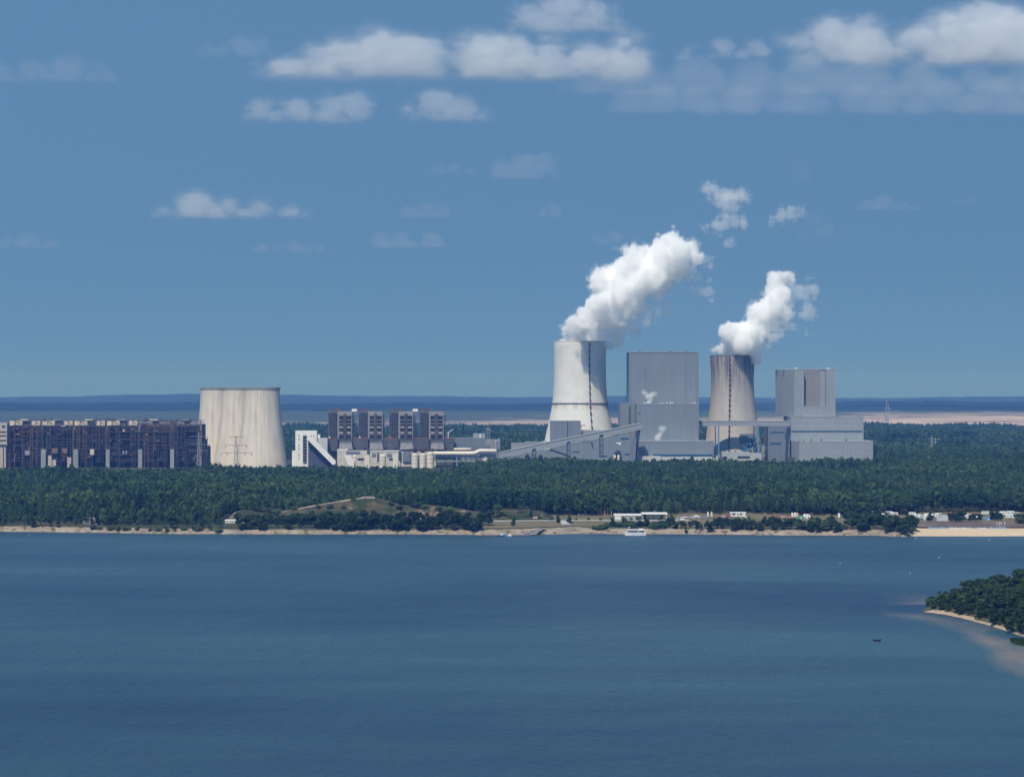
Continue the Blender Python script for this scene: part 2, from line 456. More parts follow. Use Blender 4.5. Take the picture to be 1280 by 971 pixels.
# open-cast mine, wooded ridge behind it and far hills
mpit, nt, out = new_mat('mine_spoil')
pos = N(nt, 'ShaderNodeNewGeometry').outputs['Position']
s3 = N(nt, 'ShaderNodeSeparateXYZ'); nt.links.new(pos, s3.inputs[0])
band = noise(nt, mapping(nt, pos, (.0012, .006, .20)), 1.0, 7, .66)
c = ramp(nt, band, [(.33, (.17, .14, .13)), (.46, (.36, .29, .25)), (.56, (.46, .375, .32)), (.68, (.56, .47, .41))])
veg = noise(nt, mapping(nt, pos, (.0022, .012, .16)), 1.0, 7, .68)
vx = math_(nt, 'MULTIPLY', s3.outputs[0], -.00009)
vz = math_(nt, 'MULTIPLY', s3.outputs[2], .0095)
vg = math_(nt, 'ADD', math_(nt, 'ADD', veg, vx), math_(nt, 'ADD', vz, -.065))
c = mix(nt, ramp(nt, vg, [(.47, 0), (.56, 1)]), c, (.05, .065, .035))
b = N(nt, 'ShaderNodeBsdfPrincipled', Roughness=.95); b.inputs['Specular IOR Level'].default_value = .05
nt.links.new(c, b.inputs['Base Color']); nt.links.new(b.outputs[0], out.inputs[0])
PXF = np.arange(-1400, 2700, 8.0)
def pit_z(P, D):
    t = np.clip((D - 8150) / 1500, 0, 1)
    st = t * 5 + .8 * fbm(P * .004, D * .001, 0 * D, 3, 21)
    st = np.clip((np.floor(st) + np.clip((st - np.floor(st)) * 3 - 1, 0, 1)) / 5, 0, 1.1)
    return G + .5 + (st * .7 + t * .3) * 31 + 1.2 * fbm(P * .03, D * .01, 0 * D, 3, 22)
fan('open_pit', PXF, np.linspace(6300, 9800, 90), pit_z, mpit)
def wood_mat(name, a, b_, sc):
    m, nt, out = new_mat(name)
    pos = N(nt, 'ShaderNodeNewGeometry').outputs['Position']
    f = noise(nt, mapping(nt, pos, (sc, sc * .4, sc * 2)), 1.0, 6, .65)
    c = ramp(nt, f, [(.35, a), (.65, b_)])
    b = N(nt, 'ShaderNodeBsdfPrincipled', Roughness=1.0); b.inputs['Specular IOR Level'].default_value = .0
    nt.links.new(c, b.inputs['Base Color']); nt.links.new(b.outputs[0], out.inputs[0]); return m
mw = wood_mat('ridge_wood', (.008, .016, .010), (.022, .034, .02), .012)
def ridge_z(P, D):
    crest = Z(503.6 + np.interp(P, [-1400, 0, 80, 250, 420, 560, 700, 1100, 1280, 2700], [1, 1, -1.2, .6, .6, .8, .4, -1.5, -2.5, -3]), 11500) + 9 * fbm(P * .012, 0 * P, 0 * P, 4, 31) + 4 * fbm(P * .12, D * .004, 0 * P, 3, 37)
    t = np.clip((D - 9550) / 1950, 0, 1); b = np.clip((D - 11500) / 3000, 0, 1)
    return 22 + (crest - 22) * np.sin(t * math.pi / 2) - b * 60 + 2.5 * fbm(P * .25, D * .02, 0 * P, 3, 33)
fan('wooded_ridge', np.arange(-1400, 2700, 4.0), np.linspace(9550, 14500, 60), ridge_z, mw)
mh = wood_mat('hill_wood', (.012, .022, .016), (.028, .038, .026), .004)
HPX = [-1400, -200, 0, 90, 150, 200, 260, 350, 430, 560, 640, 700, 760, 785, 830, 960, 1100, 1200, 1280, 1600, 2700]
HPY = [496, 497, 496.2, 495.8, 493.4, 492.4, 492.6, 493.3, 494.6, 495.0, 496.6, 496, 494.6, 494.2, 496.2, 496.6, 497, 496.2, 495.3, 495, 496]
def hill_z(P, D):
    crest = Z(np.interp(P, HPX, HPY), 19500) + 5 * fbm(P * .03, 0 * P, 0 * P, 4, 41) + 3 * fbm(P * .25, 0 * P, 0 * P, 2, 43)
    t = np.clip((D - 14500) / 5000, 0, 1); b = np.clip((D - 19500) / 6000, 0, 1)
    return 10 + (crest - 10) * np.sin(t * math.pi / 2) - b * 70
fan('distant_hills', PXF, np.linspace(14500, 26000, 40), hill_z, mh)
# ------------------------------------------------------------------ trees
def leaf_mat(name, a, b_, sc=.011):
    m, nt, out = new_mat(name)
    pos = N(nt, 'ShaderNodeNewGeometry').outputs['Position']
    oi = N(nt, 'ShaderNodeObjectInfo').outputs['Random']
    f = math_(nt, 'ADD', math_(nt, 'MULTIPLY', noise(nt, pos, sc, 4), 1.4), math_(nt, 'ADD', math_(nt, 'MULTIPLY', oi, .22), math_(nt, 'MULTIPLY', noise(nt, pos, .7, 2), .22)))
    c = ramp(nt, f, [(.62, a), (.95, b_)])
    d = N(nt, 'ShaderNodeBsdfDiffuse'); tr = N(nt, 'ShaderNodeBsdfTranslucent')
    nt.links.new(c, d.inputs[0]); nt.links.new(c, tr.inputs[0])
    ms = N(nt, 'ShaderNodeMixShader'); ms.inputs[0].default_value = .42
    nt.links.new(d.outputs[0], ms.inputs[1]); nt.links.new(tr.outputs[0], ms.inputs[2])
    nt.links.new(ms.outputs[0], out.inputs[0])
    return m
L_PINE = leaf_mat('pine_needles', (.024, .066, .030), (.074, .138, .062))
L_BROAD = leaf_mat('broad_leaves', (.038, .094, .030), (.105, .172, .060))
L_DARK = leaf_mat('dark_leaves', (.020, .052, .024), (.052, .092, .038))
L_BUSH = leaf_mat('bush_leaves', (.035, .06, .022), (.10, .125, .05))
BARK = M('bark', (.10, .075, .055), .3, 3.0)

def crown_data(rng, h, r, kind, n, size):
    """Leaf clumps spread over uneven lobes. h: tree height, r: crown radius."""
    lobes = []
    if kind == 'pine':
        z0 = h * .42
        for k in range(9):
            t = (k + .5) / 9; zz = z0 + (h - z0) * t * .93
            rr = r * (1.0 - .55 * t ** 1.6) * rng.uniform(.7, 1.1)
            a = rng.uniform(0, 6.28); off = rr * .45
            lobes.append((math.cos(a) * off, math.sin(a) * off, zz, rr * .75, h * .075))
    elif kind == 'spruce':
        z0 = h * .12
        for k in range(10):
            t = (k + .5) / 10; zz = z0 + (h - z0) * t
            rr = r * (1.02 - t) * rng.uniform(.85, 1.15) + .15
            a = rng.uniform(0, 6.28)
            lobes.append((math.cos(a) * rr * .3, math.sin(a) * rr * .3, zz, rr * .85, h * .065))
    elif kind == 'bush':
        for k in range(6):
            a = rng.uniform(0, 6.28); o = rng.uniform(0, .6) * r
            lobes.append((math.cos(a) * o, math.sin(a) * o, h * rng.uniform(.3, .62), r * rng.uniform(.4, .65), h * rng.uniform(.25, .38)))
    else:
        z0 = h * (.16 if kind == 'low' else .28)
        for k in range(12):
            t = rng.uniform(0, 1); zz = z0 + (h - z0) * (.1 + .78 * t)
            w = math.sin(math.pi * (.16 + .74 * t)) ** .7
            a = rng.uniform(0, 6.28); o = r * w * rng.uniform(.25, .7)
            lobes.append((math.cos(a) * o, math.sin(a) * o, zz, r * rng.uniform(.34, .52), h * rng.uniform(.09, .15)))
        lobes.append((0, 0, h * .9, r * .4, h * .1))
    L = np.array(lobes)
    wt = (L[:, 3] ** 2); wt /= wt.sum()
    k = rng.choice(len(L), n, p=wt)
    d = rng.normal(size=(n, 3)); d /= np.linalg.norm(d, axis=1)[:, None]
    rad = rng.uniform(.35, 1.08, n) ** .5
    c = L[k, :3] + d * rad[:, None] * np.stack([L[k, 3], L[k, 3], L[k, 4]], 1)
    nrm = d + rng.normal(size=(n, 3)) * .55 + np.array([0, 0, .25]); nrm /= np.linalg.norm(nrm, axis=1)[:, None]
    t1 = np.cross(nrm, rng.normal(size=(n, 3))); t1 /= np.linalg.norm(t1, axis=1)[:, None]
    t2 = np.cross(nrm, t1)
    s = size * rng.uniform(.55, 1.25, n)[:, None]
    v = np.stack([c - t1 * s - t2 * s * .6, c + t1 * s * .8 - t2 * s * .8, c + t1 * s * .9 + t2 * s * .7, c - t1 * s * .7 + t2 * s * .9], 1)
    v += rng.normal(size=v.shape) * size * .12
    return v.reshape(-1, 3)
def quads_mesh(name, v, mat):
    f = np.arange(len(v)).reshape(-1, 4)
    me = bpy.data.meshes.new(name)
    me.vertices.add(len(v)); me.vertices.foreach_set('co', v.astype(np.float32).ravel())
    me.loops.add(f.size); me.loops.foreach_set('vertex_index', f.astype(np.int32).ravel())
    me.polygons.add(len(f)); me.polygons.foreach_set('loop_start', np.arange(0, f.size, 4, dtype=np.int32)); me.polygons.foreach_set('loop_total', np.full(len(f), 4, np.int32))
    me.update(calc_edges=True); me.materials.append(mat)
    return me
def trunk_mesh(rng, h, kind):
    b = MB()
    top = h * (.9 if kind in ('pine', 'spruce') else .7)
    r0 = h * .018 + .05
    wob = [(rng.uniform(-.02, .02) * h, rng.uniform(-.02, .02) * h) for _ in range(4)]
    pts = [(0, 0, -.6), (wob[0][0] * .3, wob[0][1] * .3, top * .3), (wob[1][0], wob[1][1], top * .65), (wob[2][0], wob[2][1], top)]
    b.tube(pts, [r0, r0 * .8, r0 * .55, r0 * .15], 6)
    for k in range(5):
        z = top * rng.uniform(.45, .9); a = rng.uniform(0, 6.28); l = h * rng.uniform(.10, .18)
        b.tube([(wob[1][0] * .7, wob[1][1] * .7, z), (math.cos(a) * l, math.sin(a) * l, z + l * .5)], [r0 * .4, r0 * .12], 4)
    me = bpy.data.meshes.new('trunk'); me.from_pydata(b.v, [], b.f); me.materials.append(BARK); return me

def scatter(name, P, rot, scl, idx, sources):
    """One 'stuff' object: tree meshes set out on points by geometry nodes."""
    me = bpy.data.meshes.new(name); n = len(P)
    me.vertices.add(n); me.vertices.foreach_set('co', P.astype(np.float32).ravel())
    for nm, ty, arr in (('rot', 'FLOAT_VECTOR', np.stack([0 * rot, 0 * rot, rot], 1)), ('scl', 'FLOAT_VECTOR', scl), ('idx', 'INT', idx)):
        a = me.attributes.new(nm, ty, 'POINT')
        a.data.foreach_set('vector' if ty == 'FLOAT_VECTOR' else 'value', arr.astype(np.float32 if ty != 'INT' else np.int32).ravel())
    o = bpy.data.objects.new(name, me); COL.objects.link(o); o['kind'] = 'stuff'
    ng = bpy.data.node_groups.new(name + '_nodes', 'GeometryNodeTree')
    ng.interface.new_socket('Geometry', in_out='INPUT', socket_type='NodeSocketGeometry')
    ng.interface.new_socket('Geometry', in_out='OUTPUT', socket_type='NodeSocketGeometry')
    gi = ng.nodes.new('NodeGroupInput'); go = ng.nodes.new('NodeGroupOutput')
    m2p = ng.nodes.new('GeometryNodeMeshToPoints'); iop = ng.nodes.new('GeometryNodeInstanceOnPoints')
    jn = ng.nodes.new('GeometryNodeJoinGeometry')
    for s in sources:
        oi = ng.nodes.new('GeometryNodeObjectInfo'); oi.inputs['Object'].default_value = s
        g2i = ng.nodes.new('GeometryNodeGeometryToInstance')
        ng.links.new(oi.outputs['Geometry'], g2i.inputs[0]); ng.links.new(g2i.outputs[0], jn.inputs[0])
    def attr(nm, ty):
        a = ng.nodes.new('GeometryNodeInputNamedAttribute'); a.data_type = ty; a.inputs['Name'].default_value = nm; return a.outputs['Attribute']
    ng.links.new(gi.outputs[0], m2p.inputs[0]); ng.links.new(m2p.outputs[0], iop.inputs['Points'])
    ng.links.new(jn.outputs[0], iop.inputs['Instance'])
    iop.inputs['Pick Instance'].default_value = True
    ng.links.new(attr('idx', 'INT'), iop.inputs['Instance Index'])
    er = ng.nodes.new('FunctionNodeEulerToRotation'); ng.links.new(attr('rot', 'FLOAT_VECTOR'), er.inputs[0])
    ng.links.new(er.outputs[0], iop.inputs['Rotation'])
    ng.links.new(attr('scl', 'FLOAT_VECTOR'), iop.inputs['Scale'])
    ng.links.new(iop.outputs[0], go.inputs[0])
    md = o.modifiers.new('scatter', 'NODES'); md.node_group = ng
    return o

RNG = np.random.default_rng(11)
def src(kind, h, r, n, size, mat):
    v = crown_data(RNG, h, r, kind, n, size)
    return bpy.data.objects.new(kind + '_source', quads_mesh(kind + '_tree', v, mat))
FS = [src('pine', 15, 2.9, 190, .70, L_PINE), src('pine', 15, 2.6, 170, .70, L_PINE), src('pine', 15, 3.2, 200, .74, L_PINE),
      src('broad', 15, 3.6, 260, .95, L_BROAD), src('broad', 15, 3.2, 230, .95, L_DARK), src('spruce', 15, 2.7, 190, .8, L_DARK)]
def jitter_grid(step, px0, px1, D0, D1):
    xs = np.arange(X(px0, D1), X(px1, D1), step); ys = np.arange(D0, D1, step)
    x, y = np.meshgrid(xs, ys); x = x.ravel() + RNG.uniform(-.5, .5, x.size) * step; y = y.ravel() + RNG.uniform(-.5, .5, y.size) * step
    px = CX + x * F / y
    k = (px > px0) & (px < px1); return x[k], y[k], px[k]
FRONT_PX = [-300, 272, 286, 600, 690, 700, 760, 840, 850, 960, 1000, 1135, 1150, 1500]
FRONT_D = [1621, 1621, 1768, 1772, 1760, 1752, 1750, 1722, 1768, 1768, 1752, 1752, 1800, 1800]
BACK_PX = [-300, 560, 620, 1092, 1100, 1500]
BACK_D = [2540, 2540, 2800, 2800, 3320, 3320]
x, y, px = jitter_grid(3.6, -290, 1600, 1615, 3320)
k = (y > np.interp(px, FRONT_PX, FRONT_D)) & (y < np.interp(px, BACK_PX, BACK_D) + 12 * fbm(px * .1, 0 * px, 0 * px, 2, 3))
x, y, px = x[k], y[k], px[k]
stand = fbm(x / 150, y / 110, 0 * x, 3, 51); edge = np.abs(fbm(x / 260, y / 170, 0 * x, 2, 57))
dens = RNG.uniform(0, 1, len(x)) < np.clip(.72 + .5 * stand, .35, 1) * np.where(edge < .024, .10, 1)
x, y, px, stand = x[dens], y[dens], px[dens], stand[dens]
hgt = 12.6 + 7.5 * np.round(stand * 3.5) / 3.5 + 2.2 * RNG.normal(size=len(x)) * .6
hgt = np.clip(hgt, 6.5, 20)
wd = fbm(x / 110 + 9, y / 70, 0 * x, 3, 61)
broad = (wd + .25 * RNG.normal(size=len(x)) * .7 > .16)
idx = np.where(broad, RNG.choice([3, 3, 4, 5], len(x)), RNG.choice([0, 1, 2], len(x)))
wv = np.clip(.70 * np.exp(.20 * RNG.normal(size=len(x))), .48, 1.1)
emg = RNG.uniform(0, 1, len(x)) < .05
hgt = np.where(emg, hgt * 1.1 + .6, hgt); wv = np.where(emg, wv * 1.15, wv)
sc = (hgt / 15)[:, None] * np.stack([wv, wv, np.ones(len(x))], 1)
scatter('forest', np.stack([x, y, np.full(len(x), G)], 1), RNG.uniform(0, 6.28, len(x)), sc, idx, FS)
print('forest trees', len(x))

# far woods: patches of canopy
def patch(seed, w, n, mats):
    rng = np.random.default_rng(seed); vs = []
    for i in range(n):
        h = rng.uniform(10, 18); c = crown_data(rng, h, rng.uniform(2.6, 4.2), rng.choice(['pine', 'broad', 'spruce']), 26, 1.9)
        c += np.array([rng.uniform(-w / 2, w / 2), rng.uniform(-w / 2, w / 2), 0]); vs.append(c)
    return bpy.data.objects.new('wood_patch', quads_mesh('wood_patch', np.concatenate(vs), mats))
PS = [patch(i, 52, 62, [L_PINE, L_DARK, L_PINE, L_BROAD][i]) for i in range(4)]
x, y, px = jitter_grid(46, -420, 1720, 3380, 6350)
nz = fbm(x / 420, y / 300, 0 * x, 3, 71)
lim = np.interp(px, [-330, 260, 360, 560, 690, 760, 1000, 1090, 1600], [5200, 5200, 6100, 6300, 6350, 6350, 6200, 6350, 6350])
k = (nz > -.42) & (y < lim + 250 * fbm(px / 30, 0 * px, 0 * px, 3, 75)) & ~((px > 655) & (px < 690) & (y > 5150) & (y < 5650))
x, y, nz, px = x[k], y[k], nz[k], px[k]
s = np.clip(1.0 + .95 * np.round(nz * 3) / 3 + .12 * RNG.normal(size=len(x)), .5, 1.6)
scatter('far_forest', np.stack([x, y, np.full(len(x), G)], 1), RNG.uniform(0, 6.28, len(x)), np.stack([1 + 0 * s, 1 + 0 * s, s], 1), RNG.integers(0, 4, len(x)), PS)
print('far patches', len(x))
# ------------------------------------------------------------------ the power station
CL = M('grey_cladding', (.195, .228, .262), .05, .02, .55, seam=(3.0, 60.0, .16), streak=.12)
CLL = M('pale_cladding', (.275, .305, .335), .05, .02, .55, seam=(4.0, 6.5, .14), streak=.1)
CLD = M('slate_cladding', (.155, .185, .22), .05, .02, .55, seam=(3.0, 60.0, .16))
CLR = M('roof_edge', (.36, .375, .39), .05, .2)
BLUE = M('blue_glazing', (.025, .085, .15), .15, .2, .25, gloss=.5)
BLUES = M('blue_steel', (.10, .24, .38), .15, .3, .5)
NAVY = M('navy_steel', (.035, .055, .10), .2, .3, .5)
STEEL = M('sooty_steel', (.075, .063, .060), .55, .25, .8)
SOOT = M('sooty_casing', (.017, .017, .022), .5, .15, .9)
RUST = M('rusty_steel', (.19, .115, .09), .4, .4, .85)
RUSTD = M('dark_rust', (.11, .072, .056), .45, .3, .85)
CREAM = M('cream_panel', (.62, .53, .40), .15, .25, .7, streak=.3)
CREAMP = M('cream_pipe', (.66, .61, .52), .08, .2, .55)
WHITE = M('white_paint', (.76, .75, .72), .06, .15, .6, streak=.1)
GREYC = M('grey_concrete', (.27, .285, .285), .2, .3, .85, streak=.3)
GREYD = M('dark_grey_panel', (.09, .097, .108), .25, .3, .8, seam=(3.3, 5, .2), streak=.3)
TAUPE = M('taupe_frame', (.245, .245, .245), .2, .3, .8)
TAUPED = M('taupe_panel', (.118, .128, .14), .25, .3, .8, streak=.3)
GLASS = M('dark_glass', (.03, .04, .05), .2, .4, .2, gloss=.5)
BEIGE = M('beige_concrete', (.46, .40, .34), .12, .3, .85, streak=.25)

def shell_mat(name, base, streak_c, amount, top_bias, ribs=160, band=(0, 0), thr=(.44, .70)):
    """Cooling-tower concrete: pour lines, vertical weather streaks that start at the rim, blotches."""
    m, nt, out = new_mat(name)
    tc = N(nt, 'ShaderNodeTexCoord').outputs['Object']
    s = N(nt, 'ShaderNodeSeparateXYZ'); nt.links.new(tc, s.inputs[0])
    ang = math_(nt, 'ARCTAN2', s.outputs[0], math_(nt, 'MULTIPLY', s.outputs[1], -1))
    z = s.outputs[2]
    cb = N(nt, 'ShaderNodeCombineXYZ')
    nt.links.new(math_(nt, 'MULTIPLY', ang, 30), cb.inputs[0]); nt.links.new(z, cb.inputs[1])
    uv = cb.outputs[0]
    c = ramp(nt, noise(nt, mapping(nt, uv, (.05, .05, 1)), 1.0, 5, .6), [(.3, tuple(x * .9 for x in base)), (.7, tuple(min(1, x * 1.05) for x in base))])
    st = noise(nt, mapping(nt, uv, (.17, .010, 1), (3, 1, 0)), 1.0, 6, .7)
    st2 = noise(nt, mapping(nt, uv, (.55, .022, 1), (13, 4, 0)), 1.0, 5, .65)
    tb = ramp(nt, math_(nt, 'DIVIDE', z, top_bias[0]), top_bias[1])
    f = math_(nt, 'MULTIPLY', math_(nt, 'ADD', ramp(nt, st, [(thr[0], 0), (thr[1], 1)]), math_(nt, 'MULTIPLY', ramp(nt, st2, [(.48, 0), (.68, 1)]), .7)), tb)
    c = mix(nt, math_(nt, 'MINIMUM', math_(nt, 'MULTIPLY', f, amount), .92), c, streak_c)
    br = N(nt, 'ShaderNodeTexBrick', Scale=1.0); br.offset = 0
    br.inputs['Brick Width'].default_value = 188.5 / ribs; br.inputs['Row Height'].default_value = 5.5
    br.inputs['Mortar Size'].default_value = .12
    br.inputs['Color1'].default_value = (1, 1, 1, 1); br.inputs['Color2'].default_value = (.97, .97, .97, 1); br.inputs['Mortar'].default_value = (.88, .88, .88, 1)
    nt.links.new(uv, br.inputs['Vector'])
    c = mix(nt, 1.0, c, br.outputs['Color'], 'MULTIPLY')
    if band[1]:
        bz = ramp(nt, z, [(0, 0), (1, 1)])
        d = math_(nt, 'ABSOLUTE', math_(nt, 'SUBTRACT', z, band[0]))
        bf = math_(nt, 'MULTIPLY', math_(nt, 'SUBTRACT', 1.0, math_(nt, 'MINIMUM', math_(nt, 'DIVIDE', d, band[1]), 1.0)), ramp(nt, st, [(.42, 0), (.6, 1)]))
        c = mix(nt, math_(nt, 'MULTIPLY', bf, .8), c, (.42, .33, .20))
    b = N(nt, 'ShaderNodeBsdfPrincipled', Roughness=.85); b.inputs['Specular IOR Level'].default_value = .2
    nt.links.new(c, b.inputs['Base Color']); nt.links.new(b.outputs[0], out.inputs[0])
    return m

def tower(name, label, px, D, prof, mat, rim_mat, group, rim_h=1.6, rim_out=.5, ladder=None, ring=None):
    """prof: (py, half width in px) from top to bottom."""
    s = D / F; zt = Z(prof[0][0], D)
    t = thing(name, label, 'cooling tower', (X(px, D), D, G), group, rz=0.0)
    pts = [(Z(py, D) - G, hw * s) for py, hw in prof][::-1]
    zs = np.linspace(0, pts[-1][0], 40)
    zz = np.array([p[0] for p in pts]); rr = np.array([p[1] for p in pts])
    # smooth the sampled outline
    k = np.interp(zs, zz, rr)
    for _ in range(3): k[1:-1] = (k[:-2] + 2 * k[1:-1] + k[2:]) / 4
    out = list(zip(k, zs))
    inner = [(r - 1.2, z) for r, z in out[::-1]][:20]
    b = MB(); b.lathe(out + inner, 96, cap=False)
    b.build('shell', mat, t, True)
    top, R = out[-1][1], out[-1][0]
    b = MB(); b.lathe([(R - .9, top - rim_h), (R + rim_out, top - rim_h), (R + rim_out, top + .25), (R - .9, top + .25), (R - .9, top - rim_h)], 96, cap=False)
    b.build('rim', rim_mat, t)
    rad = lambda z: float(np.interp(z, zs, k))
    if ring:
        z = Z(ring, D) - G; r = rad(z)
        b = MB(); b.lathe([(r - .6, z - .7), (r + 1.1, z - .7), (r + 1.1, z + .6), (r - .6, z + .6), (r - .6, z - .7)], 96, cap=False)
        b.build('walkway', GREYC, t)
    if ladder:
        ph, lo, hi, n = ladder
        b = MB(); zl = np.linspace(Z(lo, D) - G, Z(hi, D) - G, 24)
        P_ = lambda z, o, da=0: (math.sin(ph + da) * (rad(z) + o), -math.cos(ph + da) * (rad(z) + o), z)
        for a, c in zip(zl[:-1], zl[1:]):
            for da in (-.012, .012): b.bar(P_(a, .9, da), P_(c, .9, da), .30)
            b.bar(P_(a, .9, -.012), P_(c, .9, .012), .22)
        lad = b.build('ladder', GREYD, t)
        for q in np.linspace(Z(lo, D) - G + 2, Z(hi, D) - G - 4, n):
            x, y, z = P_(q, 1.0)
            MB().box(x - 1.0, x + 1.0, y - .9, y + 1.0, z - .8, z + 1.6).build('platform', GREYD, lad)
    return t

OLD = shell_mat('old_shell_concrete', (.66, .60, .515), (.235, .215, .195), .62, (100.0, [(0, .35), (.4, .5), (.6, .7), (.8, .6), (1, 1)]), 120)
oprof = [(484.5, 22.6), (492, 22.6), (505, 23.2), (520, 24.3), (535, 26.0), (550, 28.0), (565, 30.2), (578, 32.2), (587, 33.2)]
RIMD = M('rim_concrete', (.22, .21, .20), .2, .2)
for i, (px, D, lab) in enumerate(((327.2, 3000, 'old beige cooling tower nearest the camera, its whole flared front showing'),
                                  (299.6, 3040, 'old beige cooling tower in the middle of three, half hidden behind the nearest'),
                                  (273.5, 3080, 'palest old cooling tower, furthest back and next to the dark skeleton hall'))):
    k = D / 3000
    pr = [(HZ + (py - HZ) / 1.0, hw) for py, hw in oprof]
    tower('cooling_tower', lab, px, D, pr, OLD, RIMD, 'old disused cooling towers', 2.6, .45)

WSH = shell_mat('white_shell_concrete', (.70, .695, .67), (.50, .48, .44), .40, (157.0, [(0, .3), (.6, .35), (1, .7)]), 130, band=(76.0, 7.0))
wprof = [(426.8, 33.0), (440, 32.6), (455, 32.2), (470, 32.4), (485, 33.0), (503, 34.4), (515, 36.4), (528, 39.2), (540, 42.0), (551, 44.4), (565, 47.6), (583, 51.5)]
tower('cooling_tower', 'tall white cooling tower with dark ring, giving off the larger steam plume', 725, 3060, wprof, WSH, M('pale_rim', (.60, .60, .59), .1, .2), 'working cooling towers', 1.4, .25, ladder=(.335, 535.5, 428, 13), ring=503.8)
DSH = shell_mat('stained_shell_concrete', (.45, .42, .385), (.085, .085, .095), .9, (150.0, [(0, .03), (.40, .08), (.62, .30), (.78, .75), (.9, 1.0), (1, 1.0)]), 90, thr=(.36, .60))
dprof = [(444.3, 28.2), (455, 27.4), (470, 26.6), (485, 26.6), (500, 27.6), (515, 29.3), (530, 31.6), (545, 34.4), (560, 37.4), (583, 42)]
tower('cooling_tower', 'narrower grey-brown cooling tower streaked with black soot below its rim', 915.6, 3032, dprof, DSH, M('brown_rim', (.17, .15, .145), .2, .2), 'working cooling towers', 1.4, .25, ladder=(-.21, 572, 445, 20))

def bx(b, px0, px1, py0, py1, D, dep, grow=0.0):
    """Box whose front face at distance D covers px0..px1, py0 (top) .. py1 (bottom)."""
    return b.box(X(px0, D), X(px1, D), D, D + dep, Z(py1, D), Z(py0, D))
def org(px, D): return (X(px, D), D, G)
GB = 583.0      # picture row of the ground round the works

